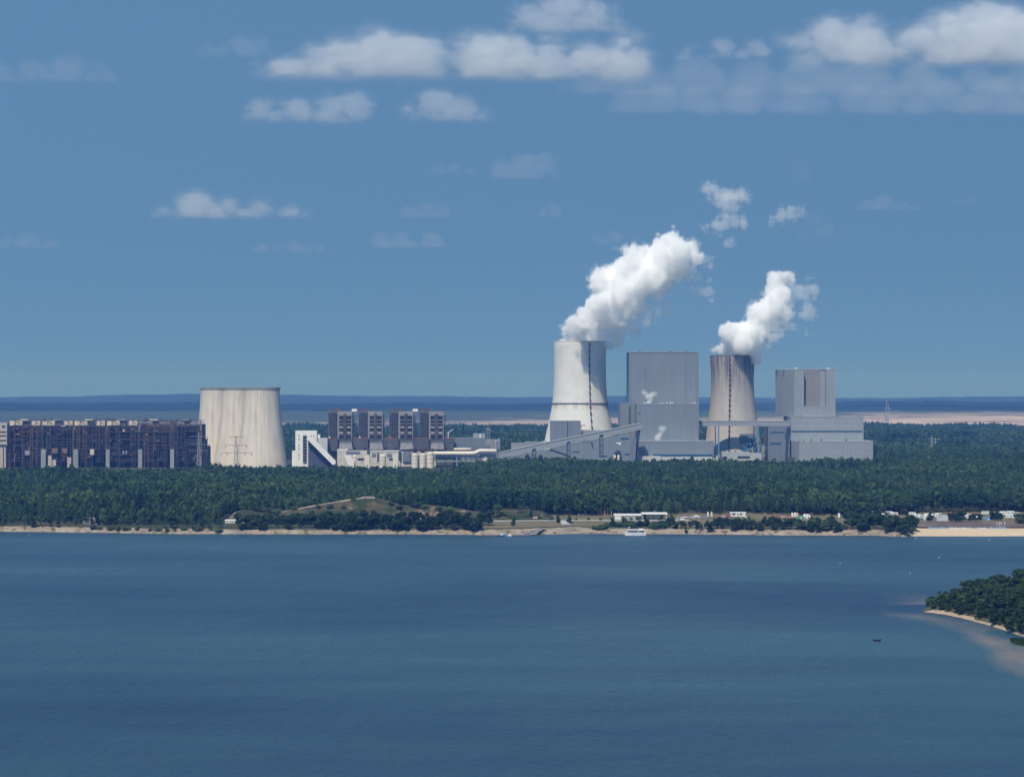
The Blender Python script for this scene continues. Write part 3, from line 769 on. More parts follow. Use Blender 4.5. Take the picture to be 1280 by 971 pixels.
# --- derelict boiler hall
D = 2950
hall = thing('boiler_hall', 'long derelict boiler hall, a dark rusty open steel skeleton in six bays', 'industrial hall', org(130, D))
rng = random.Random(5)
edges = [10.7, 51.5, 92, 132.5, 173, 213, 251.5]
o = hall.location
GH = 587.5
for i in range(6):
    e0, e1 = edges[i], edges[i + 1]; w = e1 - e0
    fx = lambda t: e0 + w * t
    top = 525.0
    fr = MB(o)
    cols = [0] + sorted(rng.sample([.05, .09, .13, .18, .24, .30, .35, .41, .47, .52, .58, .63, .69, .75, .80, .86, .91], 10)) + [.965]
    for t in cols:
        for dy in (0, 16, 34):
            if dy and rng.random() < .25: continue
            x = X(fx(t + rng.uniform(-.01, .01)), D)
            w_ = rng.choice([.2, .28, .4])
            fr.box(x - w_, x + w_, D + dy, D + dy + .7, G if rng.random() < .7 else Z(561, D), Z(top + rng.choice([0, 0, 1, 2, 4]) + (4 if .28 < t < .66 else 0), D))
    rows = [526.5, 531.8, 535, 538.5, 541, 545, 549, 553, 557, 560.8, 565, 569, 573, 577]
    for r in rows:
        for dy in (-.2, 15.5, 33.5):
            a, c = rng.choice([(0, 1), (0, .45), (.3, 1), (.1, .8), (.55, 1), (.2, .5)])
            z = Z(r + rng.uniform(-1.3, 1.3), D)
            fr.box(X(fx(a), D), X(fx(c) - .6, D), D + dy, D + dy + .5, z - .3, z + .3)
    for _ in range(26):
        a = rng.randrange(len(cols) - 2); r = rng.randrange(len(rows) - 2)
        z0, z1 = Z(rows[r], D), Z(rows[r + 1], D)
        if rng.random() < .5: z0, z1 = z1, z0
        dy = rng.choice([.3, 15.8, 33.8])
        fr.bar((X(fx(cols[a]), D), D + dy, z0), (X(fx(cols[a + 1 + rng.randrange(2)]), D), D + dy, z1), .4)
    bay = fr.build('bay_frame', STEEL if i % 2 else RUSTD, hall)
    bo = MB(o)
    for (a, c, r0, r1, y0, y1) in ((.10, .42, 534, 560, 5, 14), (.48, .90, 536, 559, 6, 14), (.06, .94, 532, 587, 18, 32), (.10, .34, 562, 577, 3, 13), (.66, .92, 563, 578, 3, 13), (.40, .60, 545, 583, 4, 13)):
        bx(bo, fx(a), fx(c), r0 + rng.uniform(-.8, .8), r1, D + y0, y1 - y0)
    for k in range(7):
        t = rng.uniform(.10, .9); r = rng.uniform(534, 572)
        bo.tube([(X(fx(t), D), D + 1.5, Z(r, D)), (X(fx(t), D), D + 15, Z(r, D))], rng.uniform(1.2, 2.2), 10)
    bo.build('boiler_casing', SOOT, hall)
    for r in (539, 548.5, 560.5, 568):
        a, c = rng.choice([(0, .99), (.05, .6), (.4, .97), (0, .99)])
        z = Z(r, D); MB(o).box(X(fx(a) + .4, D), X(fx(c) - .4, D), D + 1, D + 16, z - .18, z + .18).build('floor_deck', RUSTD, hall)
    for _ in range(24):
        t = rng.uniform(.04, .93); r = rng.choice([533, 537, 540, 543, 551, 556, 563, 567, 571, 575]); s = rng.uniform(.6, 2.4)
        x = X(fx(t), D); z = Z(r + rng.uniform(-1, 1), D); tall = rng.random() < .3
        MB(o).box(x, x + s * (.5 if tall else rng.uniform(.6, 2.8)), D - .9, D + 1.2, z, z + s * (2.2 if tall else .7)).build('rusty_plate', rng.choice([RUST, RUST, TAUPED, SOOT, BEIGE if rng.random() < .3 else RUSTD]), hall)
    if i < 4:
        for (a, c) in ((.03, .42), (.71, .97)):
            p = MB(o); n = 3 if c - a > .3 else 2
            for q in range(n):
                f0 = a + (c - a) * q / n; f1 = a + (c - a) * (q + 1) / n
                bx(p, fx(f0) + .15, fx(f1) - .15, 526.0 + rng.uniform(-.3, .5), 531.3 + rng.uniform(-.5, .6), D - 1.2, .6)
            p.build('wall_panel', CREAM, hall)
            p = MB(o)
            bx(p, fx(a + (c - a) * .42), fx(a + (c - a) * .47), 525, 532, D - 1.7, .4)
            p.bar((X(fx(a + (c - a) * .5), D), D - 1.6, Z(526.5, D)), (X(fx(c - .03), D), D - 1.6, Z(530, D)), .45)
            p.build('torn_strut', RUSTD, hall)
    for k in range(7):
        q_ = fx(rng.uniform(.02, .97)); w_ = rng.choice([.25, .4, 1.0]); MB(o).box(X(q_, D) - w_, X(q_, D) + w_, D + 1, D + 2, Z(527, D), Z(rng.uniform(522.4, 524.6), D)).build('roof_mast', STEEL, hall)
    p = MB(o); bx(p, fx(.35), fx(.60), 523.9, 525.2, D - .4, 8); p.build('roof_slab', CREAM if i % 2 == 0 else TAUPE, hall)
    p = MB(o); bx(p, fx(.44), fx(.62), 526, 532, D + 2, 9); p.build('roof_tank', TAUPED if i < 4 else RUST, hall)
    if i > 0:
        p = MB(o); bx(p, e0 - .4, e0 + 5.6 - (1.0 if i > 2 else 0), 561.5, GH, D - 3.2, 3); p.build('stair_tower', GREYC, hall)
for (px0, px1, py0, py1, mt) in ((60, 64.5, 569.5, GH, BEIGE), (65.5, 70, 574.5, GH, BEIGE), (84, 89, 571.5, GH, BEIGE), (64.8, 72, 560.5, 566.5, RUST), (77.5, 84, 560, 566.5, RUST), (112.5, 117.5, 561.5, 568.5, CREAM), (31, 37, 563, 568.8, GREYC), (153, 155.5, 563.5, 567.5, GREYC), (157, 158.8, 563.5, 567.5, GREYC), (153.4, 155.6, 536.5, 539.5, CREAM)):
    p = MB(o); bx(p, px0, px1, py0, py1, D - 2.2, 2); p.build('hopper', mt, hall)
p = MB(o)
for (px0, px1, py0) in ((251.5, 253.2, 530), (253.3, 255.6, 549), (255.7, 259.5, 557.5)):
    bx(p, px0, px1, py0, GH, D + 2, 30)
p.build('end_stair', SOOT, hall)
# concrete stair block at the left end
t = thing('stair_block', 'beige concrete stair block with window bands at the end of the dark hall', 'tower block', org(2, 2945))
b = MB(t.location); bx(b, -16, 8.6, 528.5, 557.5, 2945, 24); bx(b, -16, 7.2, 557.6, GH, 2946, 23); b.build('wall', BEIGE, t)
for r in (539.0, 543.8, 549.6, 555.5):
    b = MB(t.location); bx(b, -16, 8.0, r, r + 1.5, 2944.7, 1); b.build('window', GLASS, t)
b = MB(t.location); bx(b, 2.2, 6.4, 531.5, 534.5, 2944.7, 1); b.build('window', BLUE, t)
b = MB(t.location); bx(b, 3.6, 4.8, 558, GH, 2945.5, 1); b.build('door_recess', RUSTD, t)

# --- pylons
PYL = M('galvanised_steel', (.30, .33, .35), .1, .5, .6)
INS = M('insulator', (.05, .05, .05), .2, .5)
def pylon(label, px, pyt, pyb, D, arms, wb, group='lattice pylons'):
    t = thing('pylon', label, 'pylon', (X(px, D), D, G), group)
    s = D / F; h = Z(pyt, D) - G
    b = MB(); wt = .5; n = 9
    lv = [(h * k / n, wb * (1 - k / n) ** 1.1 + wt) for k in range(n + 1)]
    for (z0, w0), (z1, w1) in zip(lv[:-1], lv[1:]):
        for sx, sy in ((-1, -1), (1, -1), (1, 1), (-1, 1)): b.bar((sx * w0, sy * w0, z0), (sx * w1, sy * w1, z1), .28)
        for sy in (-1, 1):
            b.bar((-w0, sy * w0, z0), (w1, sy * w1, z1), .2); b.bar((w0, sy * w0, z0), (-w1, sy * w1, z1), .2)
            b.bar((sy * w0, -w0, z0), (sy * w1, w1, z1), .2)
    b.build('mast', PYL, t)
    for py, hw, tips in arms:
        z = Z(py, D) - G; a = MB()
        for sg in (-1, 1):
            a.bar((0, -.5, z + .7), (sg * hw * s, 0, z), .28); a.bar((0, .5, z - .4), (sg * hw * s, 0, z), .28)
            for f in (.3, .6): a.bar((sg * hw * s * f, 0, z - .2), (sg * hw * s * f, 0, z + .5), .18)
        arm = a.build('crossarm', PYL, t)
        for tp in tips:
            for sg in (-1, 1):
                q = MB(); x = sg * tp * s
                q.lathe([(.12, z - 3.0), (.32, z - 2.6), (.32, z - .9), (.12, z)], 6, (x, 0)); q.build('insulator', INS, arm)
    return t
pylon('lattice pylon standing in front of the nearest old cooling tower', 295.2, 544.5, 583, 2700, [(546.3, 10.5, ()), (556.2, 13.5, (13,)), (565.6, 19.5, (11, 19))], 2.6)
pylon('slender lattice pylon in front of the right end of the dark hall', 248.3, 540, 583, 2800, [(545.5, 12, (11,)), (555.5, 14, (13,)), (563, 12, (11,))], 1.6)
pylon('tall thin pylon, left of the close pair in the right-hand woods', 1164.6, 545, 575, 3420, [(548, 5, ()), (552, 4, ())], 1.5)
pylon('tall thin pylon with a whitish head, right of the close pair in the woods', 1169.2, 547, 575, 3440, [(549, 4, ()), (553, 5, ())], 1.5)
pylon('short pylon in the woods just right of the pale angular power block', 1113, 559, 577, 3380, [(563.5, 15, ()), (566, 8, ())], 1.3)
pylon('thin pylon before the white tower, rising through the conveyor gallery', 726.3, 530.5, 583, 2830, [(531.5, 6, ()), (540, 7.5, ()), (551, 10, (9,))], 1.4)

# --- white stairwell block and sloping conveyor
D = 2930
t = thing('office_block', 'white concrete block with a dark column of balconies beside the sloping conveyor', 'building', org(382, D))
b = MB(t.location); bx(b, 369.2, 395.8, 538.3, GB, D, 18); bx(b, 365, 369.1, 563.5, GB, D + 1, 16); b.build('wall', WHITE, t)
for k in range(9):
    z = Z(546 + k * 4, D)
    b = MB(t.location); b.box(X(378.8, D), X(383.4, D), D - 1.3, D - .01, z, z + .5); b.box(X(378.8, D), X(383.4, D), D - 1.3, D - 1.1, z, z + 1.3); b.build('balcony', GREYC, t)
    for a, c in ((373.0, 374.4), (388.0, 389.4), (391.5, 393)):
        if (k + int(a)) % 3:
            b = MB(t.location); b.box(X(a, D), X(c, D), D - .06, D + .3, z + .4, z + 1.9); b.build('window', GLASS, t)
b = MB(t.location); bx(b, 378.6, 383.6, 544, 578, D - .05, .3); b.build('stair_recess', GREYD, t)
b = MB(t.location); b.tube([(X(379.5, D), D + 6, Z(538.3, D)), (X(379.5, D), D + 6, Z(536.6, D))], .35, 6); b.build('roof_pipe', RUST, t)
t = thing('conveyor_gallery', 'white-roofed conveyor sloping down to the right from the balcony block', 'conveyor', org(403, D))
pts = lambda dz, D0: [(X(385.8, D0), Z(546.2 + dz, D0)), (X(420.6, D0), Z(577.6 + dz, D0))]
b = MB(t.location)
a0, a1 = pts(0, D - 20), pts(2.8, D - 20)
b.prism([(X(384.6, D), Z(547.5, D)), (X(417.5, D), Z(580.5, D)), (X(421, D), Z(579, D)), (X(420.8, D), Z(575.6, D)), (X(391.5, D), Z(546.0, D)), (X(386, D), Z(545.8, D))], D - 20, D - 12); b.build('roof', WHITE, t)
b = MB(t.location); b.prism([(X(386, D), Z(549, D)), (X(386, D), G), (X(419, D), G), (X(419, D), Z(580, D))], D - 11.5, D - 3); b.build('side_wall', M('slate_wall', (.085, .10, .135), .2, .3), t)
b = MB(t.location)
for k in range(9):
    p = 389 + k * 3.4; b.box(X(p, D) - .3, X(p, D) + .3, D - 12.6, D - 11.7, G, Z(546.5 + (p - 386) * .9 + 3, D))
b.build('trestle', NAVY, t)
t = thing('transfer_building', 'small pale grey building wedged behind the sloping white conveyor', 'building', org(403, 2975))
b = MB(t.location); bx(b, 396, 409.2, 547.5, GB, 2975, 20); b.build('wall', M('pale_render', (.48, .49, .5), .1, .2), t)
b = MB(t.location); bx(b, 396.5, 400, 543.0, 547.4, 2978, 8); b.build('roof_hut', WHITE, t)

# --- four blackened boiler units in a row
D = 2990
def boiler_unit():
    t = thing('boiler_unit', '', 'boiler tower', org(424.5, D), 'old boiler towers in a row')
    o = t.location; r_ = random.Random(3)
    b = MB(o); bx(b, 411.3, 421.5, 516, 549, D + 3, 16); b.build('stack_casing', SOOT, t)
    b = MB(o)
    for p in (410.4, 413.2, 416, 418.8, 421.6):
        x = X(p, D)
        for dy in (0, 10, 20): b.box(x - .3, x + .3, D + dy, D + dy + .6, G, Z(512.5, D))
    for py in np.arange(513, 549, 3.2):
        for dy in (-.1, 20.2): b.box(X(410.2, D), X(421.8, D), D + dy, D + dy + .6, Z(py, D) - .35, Z(py, D) + .35)
    for k in range(8): b.bar((X(410.4 + (k % 4) * 2.8, D), D - .2, Z(515 + k * 4, D)), (X(413.2 + (k % 4) * 2.8, D), D - .2, Z(519 + k * 4, D)), .35)
    b.build('lattice', TAUPED, t)
    for p in (412.2, 416.4, 420.4, 424.6):
        b = MB(o); b.lathe([(1.0, Z(515, D)), (1.0, Z(511.8, D)), (1.35, Z(511.7, D)), (1.35, Z(510.4, D))], 10, (X(p, D), D + 5)); b.build('vent_stack', RUST, t)
    b = MB(o); bx(b, 422.3, 439.8, 514.3, 549, D + 1, 24); b.build('wall', TAUPED, t)
    b = MB(o); bx(b, 422.0, 440.2, 513.9, 519.5, D, .9)
    for p in (422.0, 423.0, 439.3): bx(b, p, p + .9, 519.6, 549, D - .1, .9)
    for py in (524.5, 529, 534.5, 539.5, 542.5): bx(b, 423.1, 439.2, py, py + .75, D - .2, .9)
    b.build('frame', TAUPE, t)
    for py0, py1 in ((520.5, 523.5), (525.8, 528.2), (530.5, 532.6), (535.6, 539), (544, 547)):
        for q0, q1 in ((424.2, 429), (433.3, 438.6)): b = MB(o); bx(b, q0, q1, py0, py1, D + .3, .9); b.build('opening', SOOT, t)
    for py in (540.2, 532.8):
        for q0, q1 in ((424.3, 428.6), (434, 438.2)): b = MB(o); bx(b, q0, q1, py, py + 1.2, D - .5, .6); b.build('duct', BEIGE, t)
    b = MB(o); bx(b, 429.3, 433.0, 517, 549, D - .8, 1.5); b.build('lift_shaft', STEEL, t)
    b = MB(o)
    for p in (441.2, 443): x = X(p, D); b.box(x - .3, x + .3, D + 6, D + 6.6, G, Z(519, D))
    for py in range(520, 549, 5): b.box(X(440.3, D), X(443.3, D), D + 6, D + 6.5, Z(py, D) - .25, Z(py, D) + .25)
    b.build('ladder_frame', STEEL, t)
    b = MB(o); bx(b, 424.5, 440, 550.5, 560.5, D - 8, 6); b.build('hopper_wall', TAUPED, t)
    return t
un = boiler_unit()
labs = ['blackened boiler tower, first of four, beside the sloping white conveyor', 'blackened boiler tower without a roof tank, between the two that carry white tanks',
        'blackened boiler tower with a white roof tank, third from the white conveyor', 'blackened boiler tower at the end of the row, nearest the low grey hall']
units = [un] + [copy_tree(un) for _ in range(3)]
for i, c in enumerate(units):
    c.location.x = X(424.5 + 38.1 * i, D); c['label'] = labs[i]
    if i in (0, 2):
        b = MB(); s = D / F
        b.box(15.0 * s, 21.5 * s, 3, 10, Z(514.2, D) - G, Z(511.0, D) - G); b.build('roof_tank', WHITE, c)
D = 2985
t = thing('turbine_hall', 'long dark grey hall with a rust-brown roof edge below the four boiler towers', 'industrial hall', org(488, D))
o = t.location
b = MB(o)
for i in range(5):
    p0 = [409.5, 441.5, 479.5, 517.5, 556][i]; p1 = [422, 460, 498, 536, 567][i]
    bx(b, p0, p1, 548.6, 563.5, D, 40)
bx(b, 422.1, 555.9, 550, 563.5, D + 3, 36); b.build('wall', GREYD, t)
b = MB(o)
for i in range(5):
    p0 = [409.5, 441.5, 479.5, 517.5, 556][i]; p1 = [422, 460, 498, 536, 567][i]
    bx(b, p0 - .2, p1 + .2, 547.4, 548.5, D - .4, 41)
b.build('roof_edge', RUST, t)
for i in range(4):
    b = MB(o); p = 424.2 + 38.1 * i
    b.prism([(X(p, D), Z(561.5, D)), (X(p + 17.2, D), Z(561.5, D)), (X(p + 16.2, D), Z(553.5, D)), (X(p + 1.2, D), Z(553.5, D))], D - 9.5, D - 8.3); b.build('chute_panel', TAUPE, t)
    b = MB(o); bx(b, p + 17.8, p + 20.6, 559.2, 562.6, D - .3, .8); bx(b, p + 31, p + 33.6, 559.2, 562.6, D - .3, .8); b.build('window', SOOT, t)
b = MB(o)
for p in (411.5, 449.5): b.lathe([(.9, Z(547.4, D)), (.9, Z(546, D)), (.3, Z(545.4, D))], 10, (X(p, D), D + 5))
b.build('roof_vent', CREAMP, t)
b = MB(o); b.lathe([(1.3, Z(547.4, D)), (1.3, Z(546, D)), (.3, Z(545, D))], 10, (X(487.5, D), D + 5)); b.build('roof_vent', M('red_paint', (.45, .06, .05), .1, .3), t)
D = 2960
t = thing('service_hall', 'low cream hall with patchy grey bays in front of the dark turbine hall', 'building', org(480, D)); o = t.location
b = MB(o); bx(b, 421.5, 500, 563.2, GB, D, 18); bx(b, 500.1, 545, 564.2, GB, D + 2, 16); b.build('wall', M('cream_render', (.56, .53, .48), .15, .25, .8, streak=.3), t)
b = MB(o); bx(b, 421.2, 434, 561.8, 563.1, D - .3, 18.6); bx(b, 463, 498.5, 563.0, 564.2, D - .6, .5); b.build('roof', WHITE, t)
for p0, p1, y0, y1, mt in ((433, 450, 563.9, 567.5, CLD), (447, 455, 572.5, 575, NAVY), (465, 470, 566.5, 571, CLD), (458.8, 462.5, 562, 577, GREYD), (471.5, 474, 566, 577, GREYD), (483.5, 490, 567, 571, CLD), (498.3, 501.4, 563.5, 575, NAVY), (486.5, 491.5, 572.3, 575, NAVY), (503.5, 513, 563.6, 577, CLD)):
    b = MB(o); bx(b, p0, p1, y0, y1, D - .4, 1.2); b.build('bay', mt, t)
def silo(px, w, y0, D, label, mat=CREAMP, y1=GB, cone=1.2):
    t = thing('silo', label, 'silo', org(px, D), 'storage silos'); s = D / F; z0 = Z(y0, D) - G; r = w / 2 * s
    b = MB(); b.lathe([(r, 0), (r, z0 - cone), (r * .55, z0 - .2), (.5, z0)], 20); b.build('shell', mat, t, False)
    b = MB()
    for f in (.3, .55, .8): b.lathe([(r - .1, z0 * f), (r + .14, z0 * f), (r + .14, z0 * f + .35), (r - .1, z0 * f + .35)], 20, cap=False)
    b.build('hoop', GREYC, t)
silo(478.3, 8.6, 568.2, 2940, 'stout cream silo standing alone left of the group of three')
silo(518.6, 8, 566.6, 2945, 'cream silo, left one of three close together under dark hoppers')
silo(528.3, 8, 566.6, 2945, 'cream silo, middle one of three close together under dark hoppers')
silo(537.8, 9.4, 564.6, 2945, 'tallest cream silo, touching the start of the long cream pipe')
silo(443.6, 3.6, 568.6, 2938, 'slim white silo just right of the sloped white shed')
silo(619.8, 5, 549.3, 3000, 'bluish white silo by the end of the cream pipe, front one of two', CLL)
silo(623.2, 5, 548.6, 3012, 'bluish white silo, rear one of two behind the cream pipe end', CLL)
t = thing('hopper_gantry', 'dark steel hoppers and gantry above the three cream silos', 'gantry', org(527, 2955)); o = t.location
b = MB(o); D = 2955
for p in (515, 521, 526, 531, 536): x = X(p, D); b.box(x - .35, x + .35, D, D + .7, G, Z(560, D))
for z in (561, 564): b.box(X(513, D), X(542, D), D - .2, D + .6, Z(z, D) - .4, Z(z, D) + .4)
b.build('gantry_frame', RUSTD, t)
for p in (518.6, 528.3):
    b = MB(o); b.prism([(X(p - 3, D), Z(562, D)), (X(p - 1.6, D), Z(565.8, D)), (X(p + 1.6, D), Z(565.8, D)), (X(p + 3, D), Z(562, D))], D - 6, D - 1); b.build('hopper', SOOT, t)
D = 2930
for (p, lab) in ((430.3, 'white shed with a steep sloping roof at the foot of the conveyor'), ):
    t = thing('shed', lab, 'shed', org(p + 5, D)); o = t.location
    b = MB(o); b.prism([(X(430.3, D), Z(569.2, D)), (X(437, D), G), (X(442.5, D), G), (X(442.5, D), Z(577, D)), (X(438, D), Z(569, D))], D, D + 10); b.build('wall', WHITE, t)
    b = MB(o); b.box(X(438.6, D), X(441, D), D - .12, D + .1, G, G + 3.4); b.build('door', GREYC, t)
for p, w, y0, lab in ((459, 6, 568.6, 'cream shed with a rounded roof in the middle of the service yard'), (494.3, 6.4, 567.8, 'cream shed with a rounded roof beside the dark doorway, before the service hall')):
    t = thing('shed', lab, 'shed', org(p, D + 6)); o = t.location; d = D + 6
    n = 8; pr = [(X(p - w / 2, d), G), (X(p + w / 2, d), G)] + [(X(p + w / 2 * math.cos(a), d), Z(y0 + 2.0, d) + 2.0 * math.sin(a)) for a in np.linspace(0, math.pi, n)]
    b = MB(o); b.prism(pr, d, d + 12); b.build('wall', CREAMP, t)
    b = MB(o); b.box(X(p - 1.2, d), X(p + 1.2, d), d - .1, d + .1, G, G + 4); b.build('door', GREYC, t)

# cream pipe bridge
D = 2935
t = thing('pipe_gallery', 'thick cream pipe running level and stepping up towards the grey conveyor', 'pipeline', org(580, D)); o = t.location
b = MB(o)
b.tube([(X(541.6, D), D, Z(566.0, D)), (X(544, D), D, Z(566.6, D)), (X(591, D), D, Z(566.6, D)), (X(594, D), D, Z(566.2, D)), (X(599, D), D, Z(563.8, D)), (X(602, D), D, Z(563.4, D)), (X(619, D), D, Z(563.6, D)), (X(621.2, D), D, Z(564.2, D))],
       [1.6, 2.4, 2.5, 2.6, 2.6, 2.5, 2.4, 1.3], 16); b.build('pipe', CREAMP, t, True)
b = MB(o); bx(b, 544, 602, 569.6, 571.5, D - 1.5, 3); bx(b, 600, 620, 567, 571.5, D - 1.5, 3); b.build('shadow_strip', NAVY, t)  # dark strips standing in for the shadow under the pipe
b = MB(o)
for p in np.arange(545, 620, 6.2): x = X(p, D); b.box(x - .3, x + .3, D - 1.2, D - .6, G, Z(569, D)); b.bar((x, D - .5, Z(576, D)), (X(p + 6, D), D - .5, Z(571, D)), .3)
b.build('trestle', NAVY, t)
b = MB(o); b.tube([(X(546, D), D - 3, Z(576.5, D)), (X(600, D), D - 3, Z(576.5, D))], .9, 8); b.build('lower_pipe', GREYC, t)
t = thing('shed', 'low cream hump-roofed shelter under the stepped end of the cream pipe', 'shed', org(605.5, 2900)); o = t.location; d = 2900
b = MB(o); b.prism([(X(599.5, d), G), (X(612, d), G), (X(611, d), Z(574, d)), (X(607, d), Z(571.2, d)), (X(602, d), Z(574.5, d))], d, d + 9); b.build('wall', CREAM, t)
b = MB(o); b.box(X(604, d), X(606, d), d - .1, d + .1, G, G + 3); b.build('door', GREYD, t)
t = thing('storage_tank', 'cream horizontal drum tank lying behind the cream pipe', 'tank', org(578, 2975)); o = t.location; d = 2975
b = MB(o); b.tube([(X(567.3, d), d, Z(561.6, d)), (X(567.9, d), d, Z(561.6, d)), (X(588.4, d), d, Z(561.6, d)), (X(589, d), d, Z(561.6, d))], [1.2, 2.0, 2.0, 1.2], 14); b.build('drum', CREAM, t, True)
b = MB(o)
for p in (571, 579, 586): bx(b, p - .8, p + .8, 563.5, GB, d - 1, 2)
b.build('saddle', GREYC, t)
D = 3030
t = thing('workshop_hall', 'low blue-grey hall with a pale upper storey behind the cream pipe', 'industrial hall', org(590, D)); o = t.location
b = MB(o); bx(b, 566, 606.8, 547.6, GB, D, 50); bx(b, 591.5, 611, 556, GB, D - 6, 5.8); b.build('wall', CLD, t)
b = MB(o); bx(b, 591.2, 606.4, 541.8, 547.5, D + 4, 20); b.build('upper_storey', CLL, t)
b = MB(o); bx(b, 607, 617, 549.2, GB, D - 2, 20); b.build('annex', TAUPE, t)
for p in (608.8, 611.6):
    b = MB(o); b.tube([(X(p, D), D + 6, Z(549, D)), (X(p, D), D + 6, Z(536.2, D))], .5, 8); fl = b.build('flue', TAUPE, t)
    b = MB(o); b.lathe([(.9, Z(537.2, D)), (.9, Z(535.4, D)), (.4, Z(535.2, D))], 10, (X(p, D), D + 6)); b.build('cowl', BEIGE, fl)
b = MB(o); bx(b, 599.5, 601, 543, 547, D + 3.6, .6); b.build('window', WHITE, t)
t = thing('crane', 'small white jib crane on the roof end of the dark turbine hall', 'crane', (X(560.5, 3000), 3000, Z(547.4, 3000))); o = t.location; d = 3000
b = MB(o); b.bar((X(560, d), d, Z(547.4, d)), (X(560.5, d), d, Z(540.5, d)), .8); b.build('mast', WHITE, t)
b = MB(o); b.bar((X(560.2, d), d, Z(541, d)), (X(566.5, d), d, Z(536, d)), .7); b.bar((X(560.2, d), d, Z(541, d)), (X(558, d), d, Z(541.6, d)), .9); b.build('jib', WHITE, t)

# --- grey block in front of the white tower, inclined conveyor and bunker halls
D = 2960
t = thing('grey_block', 'plain blue-grey box building with a dark seam, close before the white tower', 'industrial building', org(707, D)); o = t.location
b = MB(o); bx(b, 688.2, 725.8, 526.4, GB, D, 40); b.build('wall', CL, t)
b = MB(o); bx(b, 709, 710, 526.8, GB, D - .3, .8); b.build('seam', NAVY, t)
b = MB(o); bx(b, 688, 726, 525.7, 526.3, D - .3, 40.6)
for p in (690, 699, 708, 717, 724): x = X(p, D); b.box(x - .15, x + .15, D + 2, D + 2.3, Z(525.7, D), Z(523.6, D))
b.build('parapet', CLR, t)
b = MB(o); bx(b, 724.5, 732, 531.5, 532.2, D - 2, 2); bx(b, 724.5, 733, 539, 539.7, D - 2, 2); bx(b, 726.5, 752, 537.6, GB, D + 8, 30); b.build('annex', CLL, t)
t = thing('crusher_house', 'low pale grey flat-roofed building behind the lower conveyor gallery', 'building', org(655, 2965)); o = t.location; d = 2965
b = MB(o); bx(b, 638.8, 656, 554.2, GB, d, 20); bx(b, 656.1, 680, 553, GB, d + 1, 20); b.build('wall', CLL, t)
b = MB(o); bx(b, 638.5, 656, 553.7, 554.1, d - .3, 20.6); bx(b, 656.1, 680.3, 552.5, 552.9, d + .7, 20.6); bx(b, 677, 684, 551.3, 552.4, d + 4, 8); b.build('roof_edge', CLR, t)

D = 2890
t = thing('conveyor_gallery', 'long grey conveyor gallery climbing to the right up to the great boiler house', 'conveyor', org(710, D)); o = t.location
b = MB(o)
lo = (622.5, 566.4); hi = (801, 529.4); lo2 = (622.5, 573.5); hi2 = (801, 537.0); kn = (690, 552.0)
P_ = lambda p, dd=D: (X(p[0], dd), Z(p[1], dd))
b.prism([P_(lo2), P_((690, 559.8)), P_(hi2), P_((803.5, 533)), P_((800, 529.6)), P_(kn), P_(lo)], D, D + 9); b.build('gallery', CLL, t)
b = MB(o)
for (p0, p1) in ((lo, kn), (kn, (800, 529.6))):
    a, c = P_(p0), P_(p1)
    b.prism([(a[0], a[1] + .02), (c[0], c[1] + .02), (c[0], c[1] + 1.0), (a[0], a[1] + 1.0)], D - .6, D + 9.6)
b.build('roof', CLR, t)
for p, yt in ((667.5, 562.0), (710.5, 553.2), (751.5, 544.6)):
    b = MB(o); x0, x1 = X(p - 1.8, D), X(p + 1.8, D)
    b.box(x0 - .55, x0 + .55, D - 1.2, D - .2, G, Z(yt, D)); b.box(x1 - .3, x1 + .3, D - 1.2, D - .2, G, Z(yt - 1.5, D))
    b.bar((x0, D - .7, Z(yt, D)), (x1 + .2, D - .7, Z(yt - 1.6, D)), 1.0)
    for k in range(4):
        z = G + (Z(yt, D) - G) * (k + .6) / 5; b.box(x0, x1, D - .9, D - .5, z - .2, z + .2)
    b.build('trestle', NAVY, t)
b = MB(o); b.prism([P_((796.2, 537)), P_((790.0, 583)), P_((794.8, 583)), P_((800.8, 536))], D + 1, D + 7); b.build('end_pier', NAVY, t)
D = 2889.6
t = thing('bunker_hall', 'broad low grey hall beneath the conveyor gallery, with blue window strips', 'industrial hall', org(735, D)); o = t.location
b = MB(o); b.prism([P_((624, GB), D), P_((789, GB), D), P_((789, 541), D), P_((760, 546.6), D), P_((690, 561.2), D), P_((660, 567), D), P_((624, 574.5), D)], D, D + 25); b.build('wall', CL, t)
b = MB(o)
for p in (687, 726, 751): bx(b, p, p + .5, 562 - (p - 687) * .21, GB, D - .15, .4)
b.build('corner_trim', CLD, t)
b = MB(o); bx(b, 775.8, 785.8, 547, 549.2, D - .2, .8); bx(b, 715.5, 724.6, 564.2, 565.6, D - .2, .8); bx(b, 749, 759, 569, 571, D - .3, 2); bx(b, 781, 788.5, 566.5, 568.8, D - .2, .8); b.build('window', BLUE, t)
b = MB(o); b.prism([P_((768.3, 553.2), D), P_((776, 556), D), P_((775.8, 552.9), D)], D - .3, D + .1); b.build('bright_panel', WHITE, t)
b = MB(o)
b.bar((X(687.2, D), D - .5, Z(561, D)), (X(708, D), D - .5, Z(568, D)), .9); b.bar((X(687.2, D), D - .6, Z(562.5, D)), (X(687.2, D), D - .6, Z(563, D)), .7); bx(b, 688, 711, 571.8, 573.8, D - .2, .8)
b.prism([P_((738.2, 552), D), P_((741, 560.6), D), P_((742, 560.6), D), P_((740.6, 552), D)], D - .3, D + .1)
b.build('dark_chute', NAVY, t)
poly = [P_((786.5, 583), D)] + [P_((787 + 7.5 * (1 - math.cos(a)), 559 - 11 * math.sin(a) + 0), D) for a in np.linspace(0, math.pi / 2, 8)] + [P_((795.5, 548), D), P_((793.6, 583), D)]
b = MB(o); b.prism(poly[::-1], D - 3, D + 1.5); b.build('curved_pier', CLD, t)
